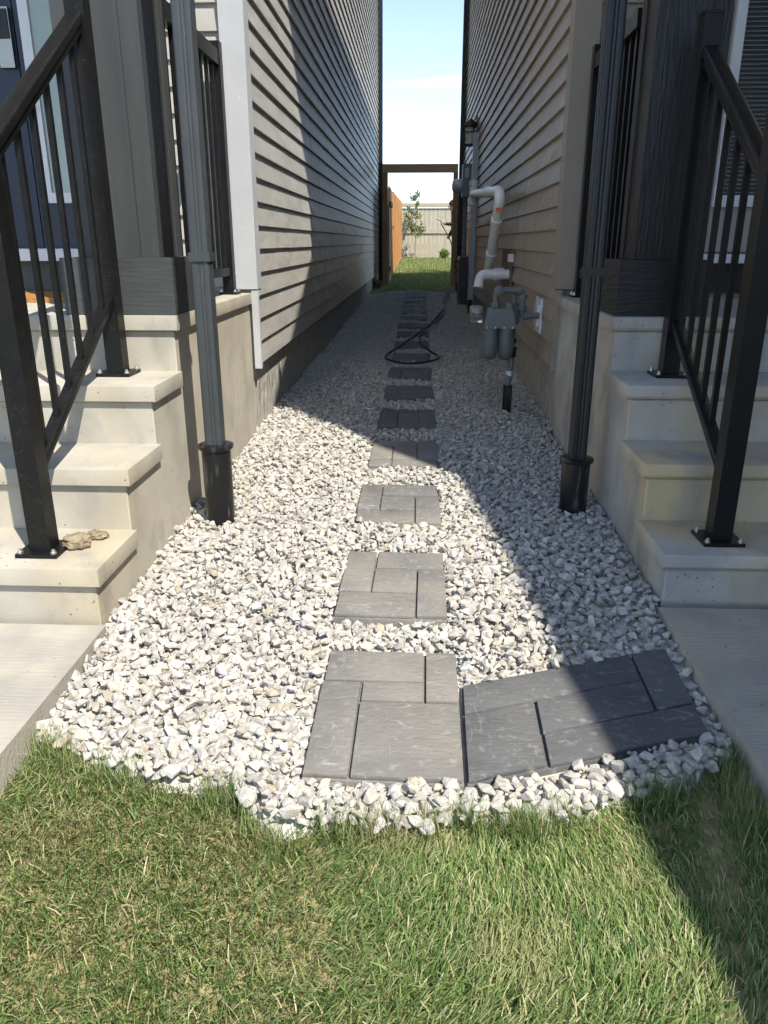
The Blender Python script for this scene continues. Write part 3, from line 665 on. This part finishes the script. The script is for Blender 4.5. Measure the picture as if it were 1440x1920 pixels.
def vnoise(x, y, sc, seed):
    rs = np.random.RandomState(seed); out = np.zeros_like(x)
    for k in range(7):
        a = rs.uniform(0, 6.28); f = sc * rs.uniform(.5, 1.6); out += np.sin((x * np.cos(a) + y * np.sin(a)) * f + rs.uniform(0, 6.28))
    return out / 3.7
def lawn_points(n, y0, y1, x0, x1, over=.0):
    x = np.random.uniform(x0, x1, n); y = np.random.uniform(y0, y1, n); lo, hi = -.893, .740
    k = (x > lo) & (x < hi) & (y < edge_y(x) + np.random.normal(0, .012, n) + over)
    return x[k], y[k]
x, y = lawn_points(180000, -.25, 1.53, -.90, .75, .010)
dens = vnoise(x, y, 9, 3); bare = vnoise(x, y, 6.5, 11)
strip = np.exp(-((x - .62 + (y - 1.3) * -.25) / .035) ** 2) * (y < 1.42)           # worn strip beside the walkway
k = (np.random.uniform(0, 1, len(x)) > .28 * (bare > .55)) & (np.random.uniform(0, 1, len(x)) > .8 * strip) & ((y > .45) | (np.random.uniform(0, 1, len(x)) < .5)); x, y = x[k], y[k]
n = len(x); ang = .55 + 1.5 * vnoise(x, y, 5.0, 21) + np.random.normal(0, .55, n); ang = np.where(np.random.uniform(0, 1, n) < .25, np.random.uniform(0, 6.28, n), ang)
lean = np.clip(np.random.normal(1.15, .25, n), .2, 1.5); ln = np.random.uniform(.015, .047, n) * (1 + .25 * vnoise(x, y, 8, 5)); wd = np.random.uniform(.0013, .0033, n)
P = np.stack([x, y, gzv(x, y) - .045 + np.random.uniform(0, .008, n)], 1)
o = blades('lawn_grass', P, ln, wd, ang, lean, BLADE, tip=np.where(np.random.uniform(0, 1, n) < .5, .55, .93)); tag(o, kind='stuff')
# taller unmown tufts along the gravel and the walkways
xs = []; ys = []
for i in range(70):
    if i < 46: cx = random.uniform(-.86, .70); cy = float(edge_y(cx)) - random.uniform(-.012, .03)
    else: cx = .715 + random.uniform(-.05, .015); cy = random.uniform(.9, 1.50)
    if -.40 < cx < .35 and random.random() < .25: continue
    m_ = random.randint(25, 110); xs.append(np.random.normal(cx, .020, m_)); ys.append(np.random.normal(cy, .014, m_))
x = np.concatenate(xs); y = np.concatenate(ys); kk = (x < .74) & (x > -.892); x, y = x[kk], y[kk]; n = len(x)
P = np.stack([x, y, gzv(x, y) - .045], 1)
o = blades('tall_grass', P, np.random.uniform(.05, .10, n), np.random.uniform(.0012, .0024, n), np.random.uniform(0, 6.28, n), np.clip(np.random.normal(.55, .3, n), .05, 1.3), BLADE); tag(o, kind='stuff')
# back yard lawn
n = 60000; x = np.random.uniform(-.75, 4.5, n) ; x[:42000] = np.random.uniform(-.75, 1.2, 42000); y = 14.3 + (28.2 - 14.3) * np.random.uniform(0, 1, n) ** 1.5
P = np.stack([x, y, gzv(x, y) - .02], 1); o = blades('yard_grass', P, np.random.uniform(.03, .085, n), np.random.uniform(.006, .012, n), np.random.uniform(0, 6.28, n), np.clip(np.random.normal(.8, .35, n), .1, 1.4), BLADE, None, 2); tag(o, kind='stuff')

# ------------------------------------------------------------------ mud clods
def clod(c, r, seed, label):
    rs = np.random.RandomState(seed); bm = nb(); bmesh.ops.create_icosphere(bm, subdivisions=4, radius=1)
    from mathutils import noise as mn
    for v in bm.verts:
        p = v.co.normalized(); d = 1 + .28 * mn.noise(p * 1.6 + Vector((seed, 0, 0))) + .16 * mn.noise(p * 4.5 + Vector((0, seed, 0))) + .07 * mn.noise(p * 12)
        v.co = Vector((c[0] + p.x * r[0] * d, c[1] + p.y * r[1] * d, max(c[2] + p.z * r[2] * d, c[2] - r[2] * .8)))
    tag(fin('mud_clod', bm, MUD), label, 'mud clod')
clod((-1.036, 2.14, .1685 + .019), (.046, .034, .024), 3, 'larger dried mud clod beside the railing base plate')
clod((-1.002, 2.215, .1685 + .012), (.034, .024, .015), 9, 'smaller dried mud clod behind the larger one on the lowest left step')
# door mat
mt = fin('door_mat', box(nb(), -2.55, -1.50, 3.52, 4.02, .7908, .812), COIR, None, .006); tag(mt, 'tan coir door mat in front of the navy door', 'door mat')

# ------------------------------------------------------------------ gas meter
gy = 4.82
GM = thing('gas_meter', (.49, gy, gz(.49, gy)), 'grey twin-bellows gas meter with piping on the taupe wall', 'gas meter')
def rounded_block(name, x0, x1, y0, y1, z0, z1, bev, seg=4, taper=0.0, m=GASG, parent=GM):
    bm = nb(); box(bm, x0, x1, y0, y1, z0, z1)
    if taper:
        cx = (x0 + x1) / 2; cyy = (y0 + y1) / 2
        for v in bm.verts:
            if v.co.z > (z0 + z1) / 2: v.co.x = cx + (v.co.x - cx) * (1 - taper); v.co.y = cyy + (v.co.y - cyy) * (1 - taper)
    return fin(name, bm, m, parent, bev, seg)
for cx in (.438, .534):
    bm = nb(); lathe(bm, [(.050, .5595), (.050, .47), (.0485, .425), (.043, .392), (.032, .372), (.015, .364)], (0, 0, 0), 'z', 24)
    for v in bm.verts: v.co.x += cx; v.co.y = gy + v.co.y * 1.45
    fin('bellows_case', bm, GASG, GM, angle=60)
rounded_block('flange', .385, .587, gy - .082, gy + .082, .560, .578, .004)
rounded_block('upper_case', .392, .580, gy - .075, gy + .075, .5785, .672, .018, 4, .22)
for cx in (.41, .46, .512, .563):
    bm = nb(); lathe(bm, [(.008, -.012), (.008, 0), (.005, .004)], (cx, gy - .0755, .570), 'z', 8); fin('flange_bolt', bm, ZINC, GM)
rounded_block('nameplate', .445, .525, gy - .0745, gy - .0715, .595, .625, .002)
bm = nb(); prism(bm, [(.305, .592), (.384, .592), (.384, .686), (.322, .686), (.305, .668)], 'y', gy - .06, gy + .03); IB = fin('index_cover', bm, CLEARP, GM, .006)
bm = nb(); box(bm, .322, .38, gy - .035, gy - .01, .605, .665); fin('dial_plate', bm, ELEC, IB, .002)
bm = nb()
for k in range(4): lathe(bm, [(.006, -.003), (.006, 0)], (.331 + k * .0135, gy - .0352, .640), 'y', 12)
fin('dial', bm, BLACKM, IB)
def pipe(name, pts, r, m=GASG, parent=GM, fr=.03, seg=14):
    bm = nb(); tube(bm, fillet(pts, fr), r, seg); return fin(name, bm, m, parent, angle=50)
def coupler(p, r, h, axis, parent=GM, m=GASG, seg=6):
    bm = nb(); lathe(bm, [(r * .8, -h / 2), (r, -h / 2 + .004), (r, h / 2 - .004), (r * .8, h / 2)], p, axis, seg); fin('coupling', bm, m, parent, angle=30)
pipe('outlet_pipe', [(.462, gy, .672), (.462, gy, .775), (.622, gy, .775), (.622, gy, .628), (.752, gy, .628)], .0185)
for p, ax in (((.462, gy, .688), 'z'), ((.478, gy, .775), 'x'), ((.603, gy, .775), 'x'), ((.622, gy, .735), 'z'), ((.622, gy, .672), 'z'), ((.648, gy, .628), 'x')): coupler(p, .028, .03, ax, seg=6 if p[2] < .7 and ax == 'z' and p[0] < .5 else 14)
bm = nb(); lathe(bm, [(.022, -.05), (.030, -.045), (.030, -.03), (.024, -.028)], (.475, gy, .775), 'y', 14); fin('plug', bm, GASG, GM)
pipe('inlet_pipe', [(.578, gy + .03, .30), (.578, gy + .03, .59)], .016)
bm = nb(); lathe(bm, [(.02, .56), (.036, .585), (.036, .665), (.026, .69), (.018, .70)], (.578, gy + .03, 0), 'z', 18); fin('regulator', bm, GASG, GM)
pipe('regulator_link', [(.578, gy + .03, .695), (.578, gy + .03, .76)], .015)
bm = nb(); lathe(bm, [(.016, -.035), (.03, -.03), (.03, .012), (.012, .018)], (.545, gy - .01, .69), 'z', 12); fin('test_port', bm, GASG, GM)
coupler((.578, gy + .03, .40), .027, .05, 'z', m=BLACKM); coupler((.578, gy + .03, .475), .025, .03, 'z', m=BLACKM)
bm = nb(); box(bm, .572, .605, gy - .005, gy + .004, .425, .44); fin('valve_lever', bm, BLACKM, GM, .002)
pipe('riser_pipe', [(.563, gy + .01, .15), (.563, gy + .01, .26), (.573, gy + .025, .31)], .0165)
bm = nb(); lathe(bm, [(.0275, -.08), (.0285, .205)], (.562, gy + .005, 0), 'z', 18); fin('riser_sleeve', bm, SLEEVE, GM)
bm = nb(); lathe(bm, [(.0185, .262), (.0185, .292)], (.567, gy + .014, 0), 'z', 14); fin('white_tag', bm, WHITE, GM)
pipe('tracer_wire', [(.54, gy, .285), (.515, gy, .30), (.518, gy, .345)], .0016, WIREM, GM, .02, 6)
pipe('ground_wire', [(.60, gy, .33), (.605, gy, .22), (.66, gy + .02, .12), (.72, gy + .05, .075), (.722, gy + .05, .0)], .0028, WIREM, GM, .02, 6)
pipe('ground_wire', [(.59, gy, .295), (.64, gy + .03, .31), (.655, gy + .03, .26), (.62, gy + .01, .22), (.69, gy + .03, .15), (.60, gy + .01, .16)], .0016, WIREM, GM, .03, 6)
WP = thing('wall_plate', (.735, 4.9, .62), 'white mounting plate on the taupe siding behind the gas pipe', 'wall plate')
bm = nb(); box(bm, .728, .742, 4.79, 5.0, .525, .73); fin('plate', bm, WHITE, WP, .004)
bm = nb(); box(bm, .716, .7275, 4.83, 4.96, .565, .69); fin('raised_panel', bm, WHITE, WP, .006)

# ------------------------------------------------------------------ white pvc vent
VP_ = thing('vent_pipe', (.62, 7, .8), 'white plastic furnace vent pipe with tee on the taupe wall', 'vent pipe')
r = .040
pipe('intake_run', [(.585, 9.25, 1.555), (.585, 7.6, 1.47), (.585, 6.05, 1.40), (.585, 6.82, .86), (.585, 6.95, .80), (.76, 6.95, .80)], r, PVC, VP_, .26, 18)
bm = nb(); tube(bm, [(.585, 9.3, 1.44), (.585, 9.3, 1.68)], r * 1.08, 18); fin('tee', bm, PVC, VP_)
for zc in (1.455, 1.665):
    bm = nb(); lathe(bm, [(r * 1.1, -.025), (r * 1.22, -.022), (r * 1.22, .022), (r * 1.1, .025)], (.585, 9.3, zc), 'z', 20); fin('tee_socket', bm, PVC, VP_)
def ring(p, q, name='elbow_socket', k=1.16, m=PVC):
    bm = nb(); tube(bm, [p, q], r * k, 18); fin(name, bm, m, VP_)
ring((.585, 7.3, 1.463), (.585, 7.22, 1.459)); ring((.585, 6.30, 1.22), (.585, 6.36, 1.18)); ring((.585, 6.66, .97), (.585, 6.72, .925))
pipe('exhaust_elbow', [(.76, 6.55, .80), (.60, 6.55, .80), (.49, 6.52, .80), (.475, 6.50, .70)], r, PVC, VP_, .13, 18)
ring((.60, 6.55, .80), (.63, 6.55, .80))
fin('mounting_board', box(nb(), .722, .739, 6.42, 7.12, .66, .98), mat('brown_board', (.16, .12, .085), .8), VP_, .003)
fin('label', box(nb(), .555, .60, 9.245, 9.2495, 1.52, 1.56), ORANGE, VP_)
fin('label', box(nb(), .56, .605, 6.16, 6.163, 1.26, 1.29), ORANGE, VP_)
fin('sill_cap', box(nb(), .70, .738, 6.40, 6.5, .90, .96), WHITE, VP_, .003)

# ------------------------------------------------------------------ wall lamp, meter box, conduits
LM = thing('wall_lamp', (.66, 11.4, 2.25), 'black lantern wall lamp with frosted glass on the taupe wall', 'wall lamp')
lx, ly = .655, 11.4
bm = nb(); lathe(bm, [(.008, 2.60), (.02, 2.585), (.05, 2.565), (.078, 2.545), (.085, 2.52), (.105, 2.51), (.105, 2.497), (.07, 2.495)], (lx, ly, 0), 'z', 20); fin('cap', bm, LAMPB, LM)
bm = nb(); lathe(bm, [(.058, 2.285), (.058, 2.495)], (lx, ly, 0), 'z', 20); fin('glass', bm, LAMPG, LM)
bm = nb(); lathe(bm, [(.06, 2.262), (.088, 2.264), (.088, 2.284), (.06, 2.2845)], (lx, ly, 0), 'z', 20); fin('base_ring', bm, LAMPB, LM)
bm = nb()
for k in range(4):
    a = k * math.pi / 2 + .4; tube(bm, [(lx + .08 * math.cos(a), ly + .08 * math.sin(a), 2.27), (lx + .08 * math.cos(a), ly + .08 * math.sin(a), 2.51)], .005, 6)
fin('cage_bar', bm, LAMPB, LM)
bm = nb(); lathe(bm, [(.078, -.005), (.085, -.005), (.085, .005), (.078, .005)], (lx, ly, 2.43), 'z', 20); fin('cage_ring', bm, LAMPB, LM)
pipe('arm', [(lx, ly, 2.54), (.74, ly, 2.54)], .011, LAMPB, LM); fin('back_plate', box(nb(), .722, .739, ly - .06, ly + .06, 2.40, 2.62), LAMPB, LM, .004)
CD = thing('conduit', (.71, 11.0, .3), 'long grey vertical conduit cover running down the taupe wall', 'conduit')
fin('cover', box(nb(), .668, .738, 10.98, 11.06, .30, 2.38), ALU, CD, .006); fin('foot', box(nb(), .672, .736, 10.985, 11.055, .10, .2995), BLACKM, CD, .003)
EM = thing('electric_meter', (.68, 12.4, 1.6), 'grey electric meter box with round glass meter on the taupe wall', 'electric meter')
EB = fin('box', box(nb(), .610, .738, 12.2, 12.55, 1.68, 2.12), ELEC, EM, .006)
fin('notice', box(nb(), .640, .70, 12.1975, 12.1995, 1.93, 2.06), mat('grey_notice', (.5, .5, .5), .6), EB)
bm = nb(); lathe(bm, [(.098, .055), (.102, .03), (.088, -.04), (.07, -.075), (.03, -.085)], (.545, 12.38, 1.83), 'x', 24); fin('meter_glass', bm, mat('meter_glass_grey', (.42, .45, .47), .08, spec=.7), EM)
pipe('service_conduit', [(.672, 12.38, 1.679), (.672, 12.38, .85)], .030, ELEC, EM)
TB = thing('cable_pedestal', (.64, 12.5, .1), 'black cable enclosure at the foot of the meter conduit', 'cable box')
fin('housing', box(nb(), .60, .735, 12.3, 12.75, .14, .84), SLEEVE, TB, .012); fin('cover', box(nb(), .585, .5995, 12.33, 12.72, .45, .80), ELEC, TB, .006)
pipe('cable', [(.62, 12.28, .70), (.55, 12.28, .82), (.535, 12.28, .70), (.60, 12.28, .60)], .008, RUBBER, TB, .05)

# ------------------------------------------------------------------ hose
hp = [(.60, 15.6), (.585, 14.9), (.50, 13.6), (.40, 12.2), (.33, 11.0), (.24, 10.1), (.13, 9.2), (.00, 8.4), (-.13, 7.65), (-.235, 7.15), (-.285, 6.9), (-.27, 6.66), (-.17, 6.50), (-.04, 6.46), (.08, 6.52), (.165, 6.68), (.175, 6.86), (.115, 7.08), (.045, 7.5), (.015, 8.0), (.05, 8.5), (.12, 8.95), (.21, 9.45), (.31, 10.3), (.36, 11.3), (.365, 12.2), (.43, 13.1), (.47, 13.8), (.56, 14.8), (.80, 15.5)]
def crom(pts, k=6):
    P_ = [Vector((*p, 0)) for p in pts]; out = []
    for i in range(len(P_) - 1):
        a, b, c, d = P_[max(i - 1, 0)], P_[i], P_[i + 1], P_[min(i + 2, len(P_) - 1)]
        for j in range(k):
            t = j / k; out.append(.5 * ((2 * b) + (c - a) * t + (2 * a - 5 * b + 4 * c - d) * t * t + (3 * b - a - 3 * c + d) * t ** 3))
    out.append(P_[-1]); return out
hs = crom(hp); hs = [Vector((p.x, p.y, gz(p.x, p.y) + .034 + .003 * math.sin(i * .31) + (.018 if i > 118 and i < 130 else 0))) for i, p in enumerate(hs)]
bm = nb(); tube(bm, hs, .0095, 8); tag(fin('garden_hose', bm, RUBBER, angle=80), 'black garden hose looped across the shaded stepping stones', 'hose')

# ------------------------------------------------------------------ gate frame, fences
GF = thing('timber_gateway', (0, 15.8, .18), 'brown timber gate frame with crossbeam between the two houses', 'gateway')
fin('post', box(nb(), -.728, -.625, 15.75, 15.85, .05, 2.279), BROWNW, GF, .005)
fin('post', box(nb(), .612, .700, 15.75, 15.85, .05, 2.279), BROWNW, GF, .005)
fin('crossbeam', box(nb(), -.726, .698, 15.765, 15.835, 2.28, 2.43), mat('beam_timber', (.42, .28, .145), .75, (.34, .215, .105), 6, vstretch=(.5, 5, 5)), GF, .005)
GT = thing('gate', (-.60, 16.4, .2), 'brown timber gate swung open against the cedar fence', 'gate')
for i in range(7): fin('board', box(nb(), -.618, -.600, 15.87 + i * .142, 15.87 + i * .142 + .138, .24, 2.06), BROWNW, GT, .004)
for zc in (.5, 1.7): fin('rail', box(nb(), -.5995, -.562, 15.88, 16.85, zc, zc + .09), BROWNW, GT, .004)
fin('latch', box(nb(), -.561, -.54, 16.72, 16.82, 1.3, 1.36), STEEL, GT, .004)
CF = thing('cedar_fence', (-.66, 23, .3), 'orange cedar board fence along the left of the back yard', 'fence')
yb_ = 17.0; i = 0
while yb_ < 28.3:
    panel = int((yb_ - 17.0) / 2.4); b0 = .235 + .0219 * (17 + panel * 2.4 - 15)
    fin('board', box(nb(), -.665 + (.018 if i % 2 else 0), -.645 + (.018 if i % 2 else 0), yb_, yb_ + .137, b0 + .03, b0 + 1.83 + random.uniform(-.01, .01)), CEDAR, CF, .004, 1)
    yb_ += .142; i += 1
for k in range(5): fin('post', box(nb(), -.78, -.69, 17.0 + k * 2.4, 17.09 + k * 2.4, .2, .235 + .0219 * (2 + k * 2.4) + 1.9), CEDAR, CF, .004)
SF = thing('side_fence', (1.1, 15.8, .2), 'brown timber fence panel beside the right gate post', 'fence')
for k in range(5): fin('board', box(nb(), .565 + .0 + k * .142 + .08, .565 + k * .142 + .218, 15.86, 15.88, .22, 1.93), BROWNW, SF, .004)
for zc in (.5, 1.6): fin('rail', box(nb(), .64, 1.36, 15.881, 15.92, zc, zc + .09), BROWNW, SF, .004)
TF = thing('tan_fence', (.5, 28.5, .53), 'tan board fence with cap rail across the back of the yard', 'fence')
bz = gz(0, 28.5); xk = -3.2
while xk < 5.2:
    fin('board', box(nb(), xk, xk + .1405, 28.50, 28.52, bz + .10, bz + 1.62), TANF, TF, .002, 1); xk += .143
fin('cap_rail', box(nb(), -3.2, 5.2, 28.44, 28.56, bz + 1.64, bz + 1.78), TANF, TF, .008)
fin('middle_rail', box(nb(), -3.2, 5.2, 28.455, 28.498, bz + .80, bz + .94), TANF, TF, .006)
fin('bottom_rail', box(nb(), -3.2, 5.2, 28.455, 28.498, bz + .0, bz + .14), TANF, TF, .006)
# strip of stones at the fence
n = 420; P = np.stack([np.random.uniform(-.7, 2.2, n), np.random.uniform(28.15, 28.42, n), np.full(n, bz + .01)], 1)
o = scatter_mesh('border_stones', P, np.random.uniform(.02, .045, n), LOW, STONE, None); o['kind'] = 'stuff'

# ------------------------------------------------------------------ sapling, shrub
def leaf_cloud(pts, size, m, name, parent, droop=.5):
    n = len(pts); base = np.array([[0, 0, 0], [.5, .35, .06], [1, 0, 0], [.5, -.35, .06]]); R = rotmats(n, .9)
    S = np.random.uniform(*size, n); W = np.einsum('nij,vj->nvi', R, base) * S[:, None, None] + pts[:, None, :]
    F = (np.array([[0, 1, 2, 3]])[None] + (np.arange(n) * 4)[:, None, None]).reshape(-1, 4)
    return np_mesh(name, W.reshape(-1, 3), F, m, parent)
T = thing('sapling', (-.16, 27.75, gz(0, 27.75)), 'young sapling with sparse leaves in front of the tan fence', 'tree')
b0 = gz(0, 27.75); tr = [(-.155, 27.75, b0 - .05), (-.165, 27.74, b0 + .6), (-.14, 27.75, b0 + 1.2), (-.155, 27.76, b0 + 1.7), (-.17, 27.75, b0 + 2.12)]
bm = nb(); tube(bm, [tuple(p) for p in fillet(tr, .2)], [.018 - .014 * k / (len(fillet(tr, .2)) - 1) for k in range(len(fillet(tr, .2)))], 8); fin('trunk', bm, BARK, T)
bm = nb(); lp = []
for k in range(30):
    h = random.uniform(.62, 2.05); a = random.uniform(0, 6.28); L = random.uniform(.14, .34) * (1.15 - .35 * h / 2.1); cx, cy = -.152 + .02 * math.sin(3 * h), 27.75
    if k < 7: a = math.pi + random.uniform(-.5, .5); h = random.uniform(.8, 1.45); L = random.uniform(.25, .38)
    e = (cx + math.cos(a) * L, cy + math.sin(a) * L, b0 + h + L * random.uniform(.5, 1.0)); tube(bm, [(cx, cy, b0 + h), e], [.005, .002], 5)
    for q in range(36):
        s = random.uniform(.25, 1.05); lp.append((cx + (e[0] - cx) * s + random.gauss(0, .028), cy + (e[1] - cy) * s + random.gauss(0, .028), b0 + h + (e[2] - b0 - h) * s + random.gauss(0, .04)))
fin('branches', bm, BARK, T)
leaf_cloud(np.array(lp), (.045, .085), LEAF, 'crown', T)
S_ = thing('shrub', (.82, 27.6, gz(.8, 27.6)), 'small bright green shrub at the foot of the tan fence', 'shrub')
pp = np.random.normal(size=(420, 3)); pp /= np.linalg.norm(pp, axis=1)[:, None]; pp = pp * np.random.uniform(.45, 1, (420, 1)) * np.array([.17, .17, .16]) + np.array([.83, 27.6, gz(.8, 27.6) + .15])
leaf_cloud(pp, (.04, .08), BUSHM, 'foliage', S_)
bm = nb()
for k in range(6): tube(bm, [(.83, 27.6, gz(.8, 27.6) - .03), (.83 + random.uniform(-.12, .12), 27.6 + random.uniform(-.1, .1), gz(.8, 27.6) + .22)], .006, 5)
fin('stem', bm, BARK, S_)

# ------------------------------------------------------------------ person watering in the back yard
def person(px, py):
    g0 = gz(px, py); me = bpy.data.meshes.new('body_src')
    J = [((0, 0, .88), .135), ((0, -.0, 1.06), .125), ((-.03, 0, 1.25), .145), ((-.06, 0, 1.36), .055), ((-.075, 0, 1.42), .06), ((-.085, 0, 1.50), .088), ((-.085, 0, 1.57), .075),
         ((-.03, .17, 1.29), .062), ((-.02, .23, 1.06), .048), ((-.14, .22, .86), .038), ((-.18, .21, .78), .04),
         ((-.04, -.17, 1.29), .062), ((-.10, -.22, 1.10), .050), ((-.24, -.14, 1.12), .038), ((-.31, -.12, 1.14), .036),
         ((.01, .09, .80), .095), ((-.01, .10, .46), .065), ((.02, .10, .09), .045), ((-.10, .11, .04), .04),
         ((.01, -.09, .80), .095), ((.0, -.10, .46), .065), ((.03, -.10, .09), .045), ((-.09, -.11, .04), .04)]
    E_ = [(0, 1), (1, 2), (2, 3), (3, 4), (4, 5), (5, 6), (2, 7), (7, 8), (8, 9), (9, 10), (2, 11), (11, 12), (12, 13), (13, 14), (0, 15), (15, 16), (16, 17), (17, 18), (0, 19), (19, 20), (20, 21), (21, 22)]
    me.from_pydata([Vector(j[0]) for j in J], E_, []); ob = bpy.data.objects.new('body_src', me); COL.objects.link(ob)
    md = ob.modifiers.new('skin', 'SKIN'); sv = me.skin_vertices[0].data
    for v, j in zip(sv, J): v.radius = (j[1], j[1])
    sv[0].use_root = True
    ob.modifiers.new('sub', 'SUBSURF').levels = 2
    dg = bpy.context.evaluated_depsgraph_get(); m2 = bpy.data.meshes.new_from_object(ob.evaluated_get(dg)); bpy.data.objects.remove(ob)
    for m_ in (CLOTH, TROUS, SKIN): m2.materials.append(m_)
    for p in m2.polygons:
        p.use_smooth = True; c = p.center
        p.material_index = 2 if c.z > 1.37 or (c.x < -.25 and c.z > 1.0) or (c.x < -.14 and c.z < .84 and c.z > .7) else (1 if c.z < .90 else 0)
    t = thing('person', (px, py, g0), 'person in navy clothes watering the back yard, half hidden by the gate post', 'person')
    inst('body', m2, (px, py, g0), t)
    # hair cap
    bm = nb(); bmesh.ops.create_icosphere(bm, subdivisions=3, radius=.108)
    for v in bm.verts:
        if v.co.z < -.02 and v.co.x < .03: v.co *= .72
    bmesh.ops.translate(bm, verts=bm.verts[:], vec=(px - .072, py, g0 + 1.555)); fin('hair', bm, HAIRM, t)
    for sy in (-1, 1):   # eyes, nose
        bm = nb(); bmesh.ops.create_icosphere(bm, subdivisions=2, radius=.011); bmesh.ops.translate(bm, verts=bm.verts[:], vec=(px - .165, py + sy * .032, g0 + 1.515)); fin('eye', bm, HAIRM, t)
    bm = nb(); bmesh.ops.create_cone(bm, segments=8, radius1=.016, radius2=.006, depth=.045, cap_ends=True); bmesh.ops.translate(bm, verts=bm.verts[:], vec=(px - .178, py, g0 + 1.485)); fin('nose', bm, SKIN, t)
    for k in range(5):   # fingers round the nozzle grip
        bm = nb(); a = -.02 + k * .012; y0 = py - .135; tube(bm, fillet([(px - .325, y0 - .02, g0 + 1.15 - k * .012), (px - .355, y0 - .012, g0 + 1.15 - k * .012), (px - .35, y0 + .022, g0 + 1.148 - k * .012)], .015, 3), .0085, 6); fin('finger', bm, SKIN, t)
    nz_ = thing('hose_nozzle', (px - .40, py - .12, g0 + 1.14), 'hose nozzle held out by the person in the yard', 'nozzle')
    bm = nb(); tube(bm, [(px - .345, py - .125, g0 + 1.12), (px - .36, py - .125, g0 + 1.19), (px - .47, py - .125, g0 + 1.235)], [.014, .017, .022], 10); fin('barrel', bm, ALU, nz_)
    bm = nb(); tube(bm, fillet([(px - .345, py - .125, g0 + 1.118), (px - .27, py - .12, g0 + 1.0), (px - .10, py - .20, g0 + .72), (px - .03, py - .25, g0 + .3), (px - .02, py - .5, g0 + .05), (px + .0, py - 2.0, gz(px, py - 2) + .04), (px + .02, py - 3.6, gz(px, py - 3.6) + .04)], .15), .0125, 8); fin('feed_hose', bm, RUBBER, nz_)
person(.845, 19.6)
